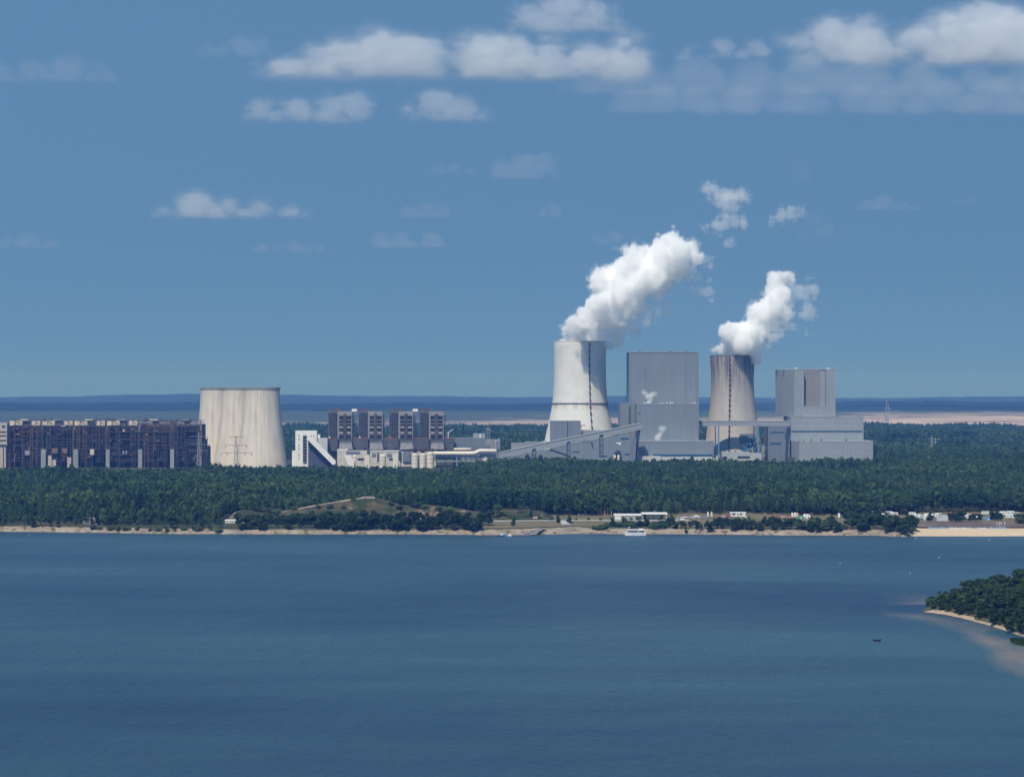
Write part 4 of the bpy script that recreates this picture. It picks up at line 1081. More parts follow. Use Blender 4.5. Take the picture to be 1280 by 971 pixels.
b = MB(o); bx(b, 747, 760, 572.8, GB, D - 8, 7); b.build('annex', CLL, t)
silo(768.5, 3.2, 568.5, 2880, 'small pale silo, left of a pair under a dark blue hood', CREAMP)
silo(773.2, 3.2, 568.5, 2880, 'small pale silo, right of a pair under a dark blue hood', CREAMP)
t = thing('filter_hood', 'dark blue filter hood above a pair of small pale silos', 'hood', org(771, 2884)); d = 2884; o = t.location
b = MB(o); b.prism([P_((767.6, 567.6), d), P_((775.6, 567.6), d), P_((775.4, 563.2), d), P_((771.5, 562.8), d), P_((769, 565), d)], d, d + 5); b.build('hood', NAVY, t)
b = MB(o); bx(b, 767.8, 768.4, 567.6, GB, d + 2, 1); bx(b, 774.6, 775.2, 567.6, GB, d + 2, 1); b.build('post', NAVY, t)

# --- great boiler house
D = 2950
t = thing('boiler_house', 'huge grey windowless boiler house, the tallest box, between the two steaming towers', 'power station block', org(830, D)); o = t.location
b = MB(o); bx(b, 789.0, 871.2, 440.4, GB, D + 44.4, 70); bx(b, 786.7, 788.9, 440.8, GB, D + 44, 74); bx(b, 871.3, 873.5, 440.8, GB, D + 44, 74); b.build('tower_wall', CL, t)
b = MB(o)
for p in (805.8, 856.9): bx(b, p, p + .7, 441, 504, D + 44.1, .8)
b.build('seam', CLD, t)
b = MB(o); bx(b, 786.5, 873.7, 439.7, 440.3, D + 43.8, 74.6); b.build('roof_edge', CLR, t)
for p, w in ((799.5, 3), (838, 5.5), (857.5, 4)):
    b = MB(o); bx(b, p - w / 2, p + w / 2, 438.6, 439.5, D + 50, 6); x = X(p + w / 2 + 2, D + 52); b.box(x - .15, x + .15, D + 50, D + 50.4, Z(439.5, D + 50), Z(437.2, D + 50)); b.build('roof_vent', GREYD, t)
b = MB(o); bx(b, 796.0, 873.4, 505, GB, D, 42); b.build('front_wall', CL, t)
b = MB(o); bx(b, 795.8, 873.6, 504.2, 504.9, D - .3, 42.5); b.build('roof_edge', CLR, t)
rr = random.Random(2)
b = MB(o)
for p in (806, 812, 826, 829, 834, 838.5, 841, 866, 869): x = X(p, D); b.box(x - .5, x + .5, D + 6, D + 7, Z(504.2, D), Z(503.2 - rr.uniform(0, .8), D))
b.build('roof_pipe', WHITE, t)
b = MB(o); b.prism([P_((798.6, 514.6), D), P_((799.3, 518), D), P_((800.5, 518.6), D), P_((800.2, 516), D)], D - .12, D + .2); b.build('opening', GLASS, t)
b = MB(o); bx(b, 775.4, 786.6, 504.6, GB, D + 40, 60); b.build('side_wing', CL, t)
b = MB(o); bx(b, 775.2, 786.6, 504.0, 504.5, D + 39.7, 60); b.build('roof_edge', CLR, t)
b = MB(o); bx(b, 797.8, 892.2, 551.4, GB, D - 32, 31.5); b.build('low_hall', CL, t)
b = MB(o); bx(b, 797.5, 892.5, 550.8, 551.3, D - 32.3, 31.7); b.build('roof_edge', CLR, t)
b = MB(o); bx(b, 816, 891, 567.6, 569.9, D - 32.4, .8); b.build('window', BLUE, t)
b = MB(o)
for p in (816.5, 858, 861.5, 867): x = X(p, D - 20); b.box(x - .4, x + .4, D - 24, D - 23, Z(550.8, D - 24), Z(549.2, D - 24))
b.build('roof_vent', GREYD, t)
b = MB(o); bx(b, 780, 826, 570.2, GB, D - 46, 13); bx(b, 826.1, 890, 571.2, GB, D - 44, 11); b.build('base_annex', M('pale_base', (.47, .48, .485), .08, .2), t)

# --- bridge to the second block
D = 2975
t = thing('conveyor_bridge', 'level pale blue-grey conveyor bridge crossing before the stained cooling tower', 'conveyor', org(930, D)); o = t.location
b = MB(o); bx(b, 873.8, 987.8, 526.4, 532.4, D, 8); b.build('gallery', CLL, t)
b = MB(o); bx(b, 873.8, 987.8, 525.7, 526.3, D - .5, 9); b.build('roof', CLR, t)
for p, w in ((896.3, 4.2), (945.0, 5)):
    b = MB(o); x0, x1 = X(p - w / 2, D), X(p + w / 2, D)
    b.box(x0 - .6, x0 + .6, D + .5, D + 2, G, Z(532.5, D)); b.build('trestle_leg', NAVY, t)
    b = MB(o); b.box(x1 - .8, x1 + .8, D + .5, D + 2.4, G, Z(530, D)); lg = b.build('trestle_leg', BLUES, t)
    b = MB(o)
    for k in range(5):
        z = G + 5 + k * 8; b.bar((x0, D + 1, z), (x1, D + 1, z + 7), .4)
    b.build('bracing', BLUES, t)

# --- gas cleaning plant at the foot of the stained tower
D = 2990
t = thing('scrubber', 'grey gas scrubber box with a tangle of blue pipes before the stained tower', 'plant equipment', org(940, D)); o = t.location
b = MB(o); bx(b, 926, 944, 542.2, 556, D + 6, 14); b.prism([P_((926, 556), D), P_((924.8, 553), D), P_((924.8, 545), D), P_((926, 542.2), D)][::-1], D + 6, D + 20); b.build('casing', CLD, t)
b = MB(o); r_ = random.Random(9)
for k in range(26):
    p = r_.uniform(926, 955); z = r_.uniform(553, 567); L = r_.uniform(2, 9)
    b.tube([(X(p, D), D + r_.uniform(-3, 4), Z(z, D)), (X(p + L, D), D + r_.uniform(-3, 4), Z(z + r_.choice([0, 0, -3, 3]), D))], r_.uniform(.3, .75), 8)
for p in (928, 933, 938, 950, 954): x = X(p, D); b.box(x - .3, x + .3, D, D + .6, G, Z(555, D))
b.build('pipework', BLUES, t)
b = MB(o)
for k in range(14):
    p = r_.uniform(926, 956); z = r_.uniform(554, 572); b.box(X(p, D), X(p + r_.uniform(1, 3.4), D), D - 2, D + 3, Z(z + r_.uniform(.8, 2), D), Z(z, D))
b.build('fittings', NAVY, t)
b = MB(o); bx(b, 952, 956.2, 556.6, 571, D - 1, 4); bx(b, 938, 944, 560, 571, D - 1, 4); b.build('cabinet', GREYC, t)
t = thing('lens_tank', 'white lens-shaped tank on its side above blue pipes', 'tank', (X(940, D), D - 1, Z(552, D))); o = t.location
b = MB(o); n = 14; b.tube([(X(934 + 13 * k / n, D), D - 1, Z(545.6 + 2.2 * k / n, D)) for k in range(n + 1)], [max(.15, 2.0 * math.sin(math.pi * min(1, (k / n) ** .8)) ** .7) for k in range(n + 1)], 14); b.build('shell', WHITE, t, True)
b = MB(o); bx(b, 937, 938, 548.8, 556, D - 1.5, 1); bx(b, 943, 944, 549, 556, D - 1.5, 1); b.build('stand', BLUES, t)
t = thing('pump_house', 'low pale concrete pump house with a dark window strip below the stained tower', 'building', org(925, 2940)); o = t.location; d = 2940
b = MB(o); bx(b, 902.5, 937.5, 564.5, GB, d, 22); bx(b, 937.6, 952.5, 566.5, GB, d - 2, 20); b.build('wall', M('pump_concrete', (.36, .375, .385), .1, .2), t)
b = MB(o); bx(b, 922, 937.2, 570, 572.6, d - .3, .8); bx(b, 903, 909, 570.5, 574, d - .3, .8); b.build('window', GLASS, t)
b = MB(o)
for p in (911, 918, 930): bx(b, p, p + 3, 563.2, 564.4, d + 3, 5)
b.build('roof_vent', GREYD, t)
b = MB(o); b.box(X(939, d), X(940, d), d - 2.3, d - 2.05, G, Z(566.8, d)); b.build('downpipe', BEIGE, t)

# --- second block (angular, stepped)
D = 2985
def quad_block(b, corners, zb, zt): b.plan(corners, zb, zt)
t = thing('power_block', 'pale stepped power block with a tall recess in its upper tower, on the right', 'power station block', org(1035, D)); o = t.location
zt = Z(461.8, D); zb = Z(520.5, D)
xl, xf, xr = X(976.2, D + 30), X(993.6, D), X(1044.4, D)
r0, r1 = X(1005, D), X(1032.6, D)
dep = 60
# plan of the upper tower: left flank runs back, front has a U-shaped recess
b = MB(o)
b.plan([(xf, D), (r0, D), (r0, D + 10), (r1, D + 10), (r1, D), (xr, D), (xr - 2, D + dep), (xf - 17.0, D + dep)], Z(507.2, D), zt)
b.plan([(xf, D), (xr, D), (xr - 2, D + dep), (xf - 17.0, D + dep)], zb, Z(507.3, D)); b.build('tower_wall', CLL, t)
b = MB(o); b.plan([(xf - .05, D + .1), (xf - 17.05, D + dep), (xf - 17.6, D + dep - .6), (xf - .65, D - .1)][::-1], zb, zt + .2); b.build('flank_cladding', M('flank_grey', (.27, .305, .345), .05, .02, .55, seam=(3.0, 60.0, .16)), t)
b = MB(o); b.plan([(r0 + .02, D + 9.4), (r1 - 7, D + 9.4), (r1 - 7, D + 9.9), (r0 + .02, D + 9.9)], Z(507.0, D), zt - .2); b.build('recess_wall', M('taupe_cladding', (.235, .228, .24), .05, .05, .55, seam=(3, 60, .15)), t)
b = MB(o); bx(b, 975.8, 1044.8, 461.2, 461.7, D + 30, 2); b.box(X(993.4, D), X(1005, D), D - .3, D + 3, zt + .02, zt + .7); b.box(X(1032.6, D), X(1044.8, D), D - .3, D + 3, zt + .02, zt + .7); b.box(r0 - .2, r1 + .2, D + 9.2, D + 13, zt + .02, zt + .6); b.build('roof_edge', CLR, t)
b = MB(o); bx(b, 993.8, 996.4, 459.8, 461.1, D + 8, 4); bx(b, 1033.2, 1037.5, 460.0, 461.1, D + 8, 4); b.build('roof_vent', WHITE, t)
b = MB(o); bx(b, 988.0, 1079.4, 521.2, 551, D - 8, 75); b.build('middle_wall', CLL, t)
b = MB(o); bx(b, 987.7, 1079.7, 520.6, 521.1, D - 8.3, 75.5); b.build('roof_edge', CLR, t)
b = MB(o); bx(b, 989.5, 1077.7, 538.2, 539.9, D - 8.3, .6); b.build('window', BLUE, t)
b = MB(o); bx(b, 998.8, 1091.3, 551.7, GB, D - 34, 95); b.plan([(X(998.75, D - 34), D - 34 + .2), (X(998.75, D - 34), D + 30), (X(988, D), D + 30), (X(988, D), D - 9)], G, Z(551.7, D - 34)); b.build('low_wall', CLL, t)
b = MB(o); bx(b, 998.5, 1091.8, 551.0, 551.6, D - 34.3, 95.6); b.build('roof_edge', CLR, t)
b = MB(o)
for p, h in ((1000, 1.2), (1005.5, 1.2), (1014.5, 2.2), (1027, 2.0), (1058, 2.2)): bx(b, p - 1, p + 1, 551 - h, 550.9, D - 26, 4)
b.build('roof_vent', GREYD, t)
b = MB(o); bx(b, 985.0, 997, 571.5, GB, D - 22, 8); b.build('porch', GREYD, t)
b = MB(o)
for p, c in ((996.5, 0), (1001.5, 0), (1040, 0), (1045, 0)): bx(b, p - .5, p + .5, 518.6, 520.5, D - 5, 1)
b.build('roof_lamp', GREYD, t)
b = MB(o); bx(b, 960.4, 987.2, 533.0, GB, D - 10.3, 52); b.build('annex', CLD, t)
b = MB(o); b.prism([P_((980, 583), D), P_((981.2, 552), D), P_((980, 545), D), P_((982.5, 533.2), D), P_((986.8, 533.2), D), P_((984, 556), D), P_((983.2, 583), D)][::-1], D - 10.9, D - 9.9); b.build('dark_slot', NAVY, t)
b = MB(o); bx(b, 962.8, 980, 539.6, 541, D - 10.6, .8); bx(b, 962.8, 976, 553, 555.3, D - 10.6, .8); b.build('window', BLUE, t)

# --- far structures by the mine
t = thing('mining_machine', 'hazy open-cast mining machine with a tall mast standing in the pit', 'excavator', (X(1108.5, 8300), 8300, G)); d = 8300; o = t.location
b = MB(o); b.bar((X(1107.5, d), d, Z(516, d)), (X(1108.2, d), d, Z(499, d)), 1.4); b.bar((X(1111, d), d, Z(516, d)), (X(1110, d), d, Z(505, d)), 1.4)
b.bar((X(1106, d), d, Z(509, d)), (X(1114, d), d, Z(512, d)), 1.4); b.build('mast', GREYC, t)
b = MB(o); b.bar((X(1098, d), d, Z(517, d)), (X(1124, d), d, Z(513.5, d)), 1.6); b.build('boom', GREYC, t)
b = MB(o); b.box(X(1106, d), X(1111, d), d - 6, d + 6, G, Z(519, d)); b.build('chassis', TAUPE, t)
for px, pyt, lab in ((965, 484, 'faint wind turbine on the horizon beside the stained cooling tower'), (581.5, 488, 'faint wind turbine on the far hills right of the old boiler towers')):
    d = 17500; t = thing('wind_turbine', lab, 'wind turbine', (X(px, d), d, 50), 'wind turbines on the horizon'); o = t.location
    zh = Z(pyt + 3, d)
    b = MB(o); b.tube([(X(px, d), d, 50), (X(px, d), d, zh)], [3.2, 2.0], 10); b.build('mast', GREYC, t)
    b = MB(o); b.box(X(px, d) - 2.5, X(px, d) + 2.5, d - 5, d + 6, zh - 2.5, zh + 2.5); b.build('nacelle', GREYC, t)
    for a in (.3, 2.4, 4.5):
        b = MB(o); b.bar((X(px, d), d - 6, zh), (X(px, d) + 40 * math.sin(a), d - 6, zh + 40 * math.cos(a)), 2.2, .8); b.build('blade', GREYC, t)
# ------------------------------------------------------------------ single trees along the shore, on the spit and in the meadow
def proto(kind, h, r, n, size, mat, seed):
    rng = np.random.default_rng(seed)
    return quads_mesh('crown', crown_data(rng, h, r, kind, n, size), mat), trunk_mesh(rng, h, kind)
PROTO = {
 'broadleaf_tree': [proto('broad', 12, 4.2, 620, .62, L_BROAD, 101), proto('broad', 12, 3.6, 560, .62, L_DARK, 102), proto('low', 12, 4.6, 680, .62, L_DARK, 103), proto('low', 12, 3.9, 600, .6, L_BROAD, 104)],
 'dark_tree': [proto('low', 12, 4.2, 720, .6, L_DARK, 111), proto('low', 12, 5.0, 760, .62, L_DARK, 112), proto('broad', 12, 4.4, 700, .62, L_DARK, 113)],
 'pine_tree': [proto('pine', 12, 2.6, 460, .55, L_PINE, 121), proto('pine', 12, 3.0, 480, .58, L_PINE, 122)],
 'spruce_tree': [proto('spruce', 12, 3.4, 620, .55, L_DARK, 131), proto('spruce', 12, 2.8, 560, .52, L_DARK, 132)],
 'bush': [proto('bush', 4, 3.4, 330, .42, L_BUSH, 141), proto('bush', 4, 4.2, 380, .42, L_BROAD, 142), proto('bush', 4, 3.0, 300, .42, L_DARK, 143)],
}
NOM = {'bush': 4}
CAT = {'bush': 'bush'}
TR = random.Random(77)
def ground_z(px, D):
    p = np.array(float(px)); d = np.array(float(D))
    if px > 1140 and D < 1300: return float(pen_z(p, d))
    t = (D - float(shore(p))) / float(bank_w(p))
    if t < 1: return float(bz(p, d))
    if 290 < px < 690 and abs(D - MD) < 40: return float(mound_z(p, d))
    return G
def tree(kind, px, D, h, label, group=None, wide=1.0, var=None, z=None):
    pl = PROTO[kind]; cr, tk = pl[var if var is not None else TR.randrange(len(pl))]
    nm = 'broadleaf_tree' if kind == 'dark_tree' else kind
    t = thing(nm, label, CAT.get(kind, 'tree'), (X(px, D), D, (ground_z(px, D) if z is None else z) - .05), group, TR.uniform(0, 6.28))
    s = h / NOM.get(kind, 12)
    t.scale = (s * wide, s * wide, s)
    for nm2, me in (('crown', cr), ('trunk', tk)):
        o = bpy.data.objects.new(nm2, me); COL.objects.link(o); o.parent = t
    return t
def row(kinds, px0, px1, n, D, h, label, group, wide=1.0, jd=4, jh=.2, skip=()):
    for i in range(n):
        p = px0 + (px1 - px0) * (i + TR.uniform(.15, .85)) / n
        if any(a < p < b for a, b in skip): continue
        d = (D(p) if callable(D) else D) + TR.uniform(-jd, jd)
        tree(TR.choice(kinds), p, d, h * TR.uniform(1 - jh, 1 + jh), label, group, wide * TR.uniform(.85, 1.2))
top = lambda off: (lambda p: float(shore(np.array(float(p)))) + float(bank_w(np.array(float(p)))) + off)
# left bank
row(['broadleaf_tree', 'dark_tree', 'pine_tree', 'pine_tree'], -60, 282, 48, top(-1.5), 7.6, 'broadleaf tree in the loose row on top of the left sandy bank', 'trees on the left sandy bank', 1.0, 3, .25, skip=((104, 128),))
row(['bush'], 110, 282, 15, top(-6), 2.8, 'low bush at the foot of the left bank trees', 'bushes on the left bank', 1.0, 1.5, .3)
# dark row before the mound
row(['dark_tree'], 296, 480, 40, top(-1.5), 8.8, 'dark rounded tree in the dense row below the grassy mound', 'dark trees below the mound', 1.05, 3, .12)
row(['dark_tree'], 384, 470, 8, top(7), 10.4, 'taller dark tree in the second row below the grassy mound', 'taller trees below the mound', 1.1, 3, .1)
row(['dark_tree'], 480, 600, 28, top(-1), 9.6, 'dark tree in the dense row between the mound and the jetty', 'dark trees left of the jetty', 1.05, 4, .16)
tree('spruce_tree', 446, top(2)(446), 10, 'pointed dark spruce rising above the round trees below the mound')
tree('spruce_tree', 465, top(4)(465), 11, 'taller pointed spruce, right one among the round trees below the mound')
# mound scrub
for px, d, h in ((322, -6, 5), (330, -4, 5.5), (338, -6, 5), (345, -8, 4), (368, -6, 3), (398, -16, 3), (412, -20, 3.5), (430, -22, 3), (442, -9, 2.6), (490, -16, 3.5), (500, -20, 4), (516, -8, 4.5), (523, -10, 5), (530, -14, 3.5), (548, -20, 4), (560, -22, 5)):
    tree('bush', px, MD + d, h, 'small green bush growing on the slope of the grassy mound', 'bushes on the mound')
# trees by the jetty and in the meadow, singly
S = [('dark_tree', 606, 1622, 14.5, 'large dark tree at the right end of the dense shore row', 1.05), ('dark_tree', 611, 1612, 9.5, 'lower dark tree standing before the large one at the row end', 1.1),
     ('dark_tree', 600, 1612, 8, 'small dark tree in the gap left of the large tree by the jetty', 1.0),
     ('broadleaf_tree', 623, 1693, 9.0, 'broad dark meadow tree with a visible trunk, left of the small round one', 1.25), ('broadleaf_tree', 615, 1692, 6.0, 'smaller tree crowding the broad meadow tree on its left', 1.1),
     ('bush', 632, 1695, 3.8, 'pale green bush beside the broad meadow tree', 1.2), ('broadleaf_tree', 650, 1705, 6.0, 'round grey-green tree alone on the dry grass', 1.05),
     ('spruce_tree', 664, 1693, 7.0, 'dark pointed tree beside the grey hut in the meadow', .85), ('spruce_tree', 642, 1608, 8.0, 'conical dark tree standing alone close to the landing stage', 1.0),
     ('bush', 644.5, 1685, 3.3, 'small round bush just above the conical dark tree', .7), ('bush', 638, 1690, 2.6, 'tiny bush on the verge, left of the conical tree', .7), ('bush', 659, 1692, 2.6, 'tiny brown-green bush near the grey hut', .7), ('bush', 674, 1690, 2.4, 'tiny bush right of the grey hut', .7),
     ('spruce_tree', 697.8, 1640, 8.2, 'left one of two neat conical trees beside the landing path', .95), ('spruce_tree', 711.6, 1640, 7.6, 'right one of two neat conical trees beside the landing path', 1.05),
     ('spruce_tree', 766, 1600, 7.4, 'dark conical tree on the sand just left of the white ferry', .95),
     ('spruce_tree', 725, 1758, 14, 'tallest dark spruce at the wood edge behind the picnic hut', 1.0)]
for kd, px, D, h, lab, w in S: tree(kd, px, D, h, lab, None, w)
for px in (720.5, 736, 750.5, 765): tree('bush', px, 1684, 2.6, 'one of the small trimmed bushes lined up above the road', 'trimmed bushes above the road', .55)
row(['bush'], 742, 756, 5, 1597, 3.2, 'low dark bush in the clump right of the landing', 'clump of bushes right of the landing', 1.0, 3)
row(['bush'], 756, 780, 7, 1600, 3.6, 'shore bush between the conical tree and the landing', 'bushes behind the ferry bow', 1.0, 4)
row(['bush', 'bush', 'dark_tree'], 778, 836, 15, 1598, 4.6, 'shrubby green bush on the slope behind the ferry', 'bushes behind the ferry', 1.1, 6, .25)
for px, D, h in ((780, 1686, 3), (789, 1684, 2.5), (797.5, 1683, 3.6), (810, 1684, 3), (824.5, 1684, 2.6), (840, 1684, 4.2), (849, 1684, 3)): tree('bush', px, D, h, 'small ornamental bush in front of the flat-roofed pavilion', 'bushes before the pavilion', .6)
row(['dark_tree'], 834, 842, 3, 1598, 5.5, 'dark shore tree by the parked van', 'dark trees by the parked van', .9, 3)
row(['dark_tree', 'broadleaf_tree'], 843, 892, 14, lambda p: float(shore(np.array(p))) + 4 + 6 * abs(math.sin(p)), 5.2, 'young green tree in the clump left of the white snack bar', 'young trees left of the snack bar', 1.1, 5, .25, skip=((879.5, 880.5),))
row(['dark_tree', 'broadleaf_tree'], 892, 1006, 40, lambda p: float(shore(np.array(p))) + 4 + 8 * abs(math.sin(p * 1.7)), 6.8, 'young green tree in the long shore thicket below the snack bar', 'thicket below the snack bar', 1.0, 5, .2)
row(['dark_tree', 'broadleaf_tree'], 1012, 1051, 16, lambda p: float(shore(np.array(p))) + 5 + 6 * abs(math.sin(p * 1.7)), 7.2, 'young tree in the separate clump between two sandy gaps', 'clump between the sandy gaps', 1.0, 5, .2)
row(['bush'], 1046, 1056, 3, 1580, 3.4, 'low bush on the sand in front of the right-hand gap', 'bushes at the sandy gap', 1.0, 2)
row(['dark_tree', 'broadleaf_tree', 'dark_tree'], 1059, 1145, 38, lambda p: float(shore(np.array(p))) + 6 + 12 * abs(math.sin(p * 1.3)), 8.6, 'dense tall tree in the dark grove beside the sand beach', 'grove beside the beach', 1.05, 6, .16)
row(['bush'], 1122, 1141, 6, 1566, 3.4, 'pale bush at the waterside foot of the beach grove', 'pale bushes at the grove foot', 1.1, 3)
for px, h, lab in ((1162.5, 9, 'single round tree over its own shadow at the left of the campsite'),): tree('dark_tree', px, 1662, h * .75, lab)
row(['dark_tree'], 1187, 1206, 9, 1664, 6.6, 'dark tree in the block under the orange tent', 'trees under the orange tent', 1.15, 3, .1)
row(['dark_tree'], 1211, 1226, 6, 1664, 5.4, 'dark tree between the camper vans and the beach', 'trees between camper vans and beach', 1.1, 3)
row(['dark_tree'], 1238, 1252, 5, 1680, 6, 'dark tree in the campsite below the caravans', 'campsite trees', 1.1, 4)
row(['dark_tree', 'bush'], 1269, 1295, 7, 1648, 6.5, 'dark tree at the right edge behind the beach', 'trees at the right edge behind the beach', 1.2, 6)
row(['dark_tree', 'broadleaf_tree'], 1050, 1110, 7, 1735, 9, 'tree standing among the huts behind the beach grove', 'trees among the huts', 1.0, 8)
# spit
PT = 'trees covering the wooded spit'
pl_ = 'leafy tree in the dense wood of the spit at the right'
rp = np.random.default_rng(5); PQ = []
for k in range(4000):
    p = 1157 + 150 * rp.uniform() ** .95; f0 = float(pen_front(np.array(p))); b0 = float(np.interp(p, PB_PX, PB_D))
    if b0 - f0 < 18: continue
    d = rp.uniform(f0 + 2.5 + 4.5 * (p < 1190), b0 - 3)
    if any((X(p, d) - q[4]) ** 2 + (d - q[1]) ** 2 < 4.4 ** 2 for q in PQ): continue
    hh = np.interp(p, [1157, 1168, 1185, 1215, 1245, 1285, 1330], [3.2, 4.2, 5.2, 6.3, 7.5, 7.8, 7.8]) * rp.uniform(.62, 1.24) * (.85 if d < f0 + 14 else 1)
    PQ.append((p, d, float(hh), d - f0, X(p, d)))
PQ.sort(key=lambda q: q[3])
npen = 85
for p, d, hh, off, _ in PQ[:npen]:
    wood = off > 16
    tree(TR.choice(['dark_tree', 'dark_tree', 'broadleaf_tree', 'spruce_tree'] if wood else ['dark_tree', 'dark_tree', 'broadleaf_tree']), p, d, hh, pl_ if wood else 'lower tree at the water edge of the wooded spit', PT if wood else 'waterside trees of the spit', 1.5)
R_ = PQ[npen:]
for k in range(620):                     # the wood goes on past the picture's edge
    p = rp.uniform(1307, 1620); d = rp.uniform(float(pen_front(np.array(p))) + 4, float(np.interp(p, PB_PX, PB_D)) - 4)
    R_.append((p, d, 7.8 * rp.uniform(.62, 1.24), 20, X(p, d)))
n = len(R_)
SW = [bpy.data.objects.new('spit_source', PROTO[k_][i][0]) for k_, i in (('dark_tree', 1), ('dark_tree', 2), ('dark_tree', 0), ('broadleaf_tree', 2))]
sc_ = np.array([q[2] for q in R_]) / 12
scatter('spit_woods', np.array([(q[4], q[1], ground_z(q[0], q[1]) - .3) for q in R_]), rp.uniform(0, 6.28, n), np.stack([sc_ * 1.5, sc_ * 1.5, sc_], 1), rp.integers(0, 4, n), SW)
for k in range(16):
    p = TR.uniform(1240, 1290); d = float(pen_front(np.array(p))) + TR.uniform(5, 9)
    tree('bush', p, d, TR.uniform(1.6, 3.2), 'low bush on the sandy rim of the spit', 'bushes on the spit rim', .8)
print('spit trees', len(PQ))
# reeds on the grass spit
rv = np.random.default_rng(8); n = 9000
p = 1264 + 140 * rv.uniform(0, 1, n) ** 2.0; T = rv.uniform(-.85, .85, n); d = spit_d(p, T)
x = X(p, d); zz = .35 - .7 * T ** 2; hh = rv.uniform(.5, 1.3, n); a = rv.uniform(0, 3.14, n); w = .16
lx, ly = rv.normal(0, .18, n), rv.normal(0, .18, n)
V = np.stack([np.stack([x - w * np.cos(a), d - w * np.sin(a), zz - .1], 1), np.stack([x + w * np.cos(a), d + w * np.sin(a), zz - .1], 1), np.stack([x + lx + .04, d + ly, zz + hh], 1), np.stack([x + lx - .04, d + ly, zz + hh], 1)], 1).reshape(-1, 3)
o = bpy.data.objects.new('reeds', quads_mesh('reeds', V, leaf_mat('reed_leaves', (.045, .085, .02), (.09, .14, .035)))); COL.objects.link(o); o['kind'] = 'stuff'

# ------------------------------------------------------------------ buildings and things by the water
ROOFW = M('white_roof', (.70, .70, .69), .06, .3)
REDT = M('red_roof', (.33, .10, .075), .25, .5)
TIMBER = M('timber', (.20, .13, .085), .25, 1.0)
CANV_B = M('blue_canvas', (.12, .27, .52), .2, .6)
CANV_W = M('white_canvas', (.74, .74, .74), .06, .6)
ORANGE = M('orange_canvas', (.72, .13, .05), .1, .5)
def gd(py, z=G): return F * (H - z) / (py - HZ)
def hut(name, label, cat, px0, px1, py0, D, dep, wall, roof, roof_h=.5, over=.4, windows=(), door=None, z=G, kind='flat', group=None):
    x0, x1 = X(px0, D), X(px1, D); zt = Z(py0, D)
    t = thing(name, label, cat, ((x0 + x1) / 2, D, z), group); o = t.location
    MB(o).box(x0, x1, D, D + dep, z, zt - roof_h).build('wall', wall, t)
    b = MB(o)
    if kind == 'flat': b.box(x0 - over, x1 + over, D - over, D + dep + over, zt - roof_h + .003, zt)
    else:
        zr = zt - roof_h
        b.add([(x0 - over, D - over, zr), (x1 + over, D - over, zr), (x1 + over, D + dep + over, zr), (x0 - over, D + dep + over, zr), (x0 + .5, D + dep / 2, zt), (x1 - .5, D + dep / 2, zt)], [(0, 1, 5, 4), (1, 2, 5), (2, 3, 4, 5), (3, 0, 4), (3, 2, 1, 0)])
    b.build('roof', roof, t)
    for (a, c, h0, h1) in windows:
        MB(o).box(x0 + (x1 - x0) * a, x0 + (x1 - x0) * c, D - .06, D + .1, z + h0, z + h1).build('window', GLASS, t)
    if door: MB(o).box(x0 + (x1 - x0) * door[0], x0 + (x1 - x0) * door[1], D - .08, D + .1, z + .02, z + 2.2).build('door', door[2], t)
    return t
W3 = [(.1, .25, .9, 2.2), (.4, .55, .9, 2.2), (.7, .9, .9, 2.2)]
d = 1696
t = hut('pavilion', 'long flat-roofed pavilion, lower left half with grey walls beside the road', 'building', 768.3, 801, 642.6, d, 9, M('grey_wall', (.40, .38, .35), .1, .4), ROOFW, 1.1, .5, [(.80, .98, .3, 2.6), (.02, .06, .2, 2.6)], (.30, .34, TIMBER))
MB(t.location).box(X(768.5, d), X(776, d), d - .3, d - .02, G, G + 3.3).build('white_panel', WHITE, t)
MB(t.location).tube([(X(774, d), d + 4, Z(642.6, d)), (X(774, d), d + 4, Z(640.8, d))], .4, 8).build('roof_vent', GREYC, t)
t = hut('pavilion', 'taller right half of the flat-roofed pavilion under a wide white roof slab', 'building', 808, 829, 640.9, d - 2, 10, M('grey_wall', (.36, .345, .33), .1, .4), ROOFW, .9, .2, [(.84, 1.0, .3, 3.0)], (.4, .46, TIMBER))
MB(t.location).box(X(802, d), X(834, d), d - 5, d + 9.5, Z(642.3, d), Z(640.85, d)).build('roof_slab', ROOFW, t)
MB(t.location).box(X(802.3, d), X(807.7, d), d - 1, d + 8, G, Z(643.5, d)).build('dark_bay', GLASS, t)
for p in (803, 832.5): MB(t.location).box(X(p, d) - .15, X(p, d) + .15, d - 4.5, d - 4.2, G, Z(642.3, d)).build('post', WHITE, t)
MB(t.location).tube([(X(818.5, d), d + 3, Z(640.9, d)), (X(818.5, d), d + 3, Z(638.4, d))], .35, 8).build('chimney', BEIGE, t)
hut('picnic_hut', 'dark open picnic hut with a flat roof at the wood edge', 'hut', 722.5, 733, 643.6, 1744, 5, M('dark_timber', (.05, .045, .05), .2, .8), TIMBER, .5, .4, [(.35, .55, .6, 1.7), (.65, .9, .6, 1.7)], (.05, .16, TIMBER))
hut('lake_house', 'small white house behind the dark trees at the left of the mound', 'house', 281.5, 294, 649.6, 1648, 7, WHITE, ROOFW, .9, .3, [(.15, .3, .8, 2.0), (.45, .6, .8, 2.0), (.8, .95, .8, 2.0)], (.66, .74, TIMBER))
hut('lake_house', 'small white house seen between two trees, right of the other white house', 'house', 301, 305.5, 650.2, 1644, 6, WHITE, ROOFW, .7, .3, [(.3, .7, .8, 2.0)], (.8, .95, TIMBER))
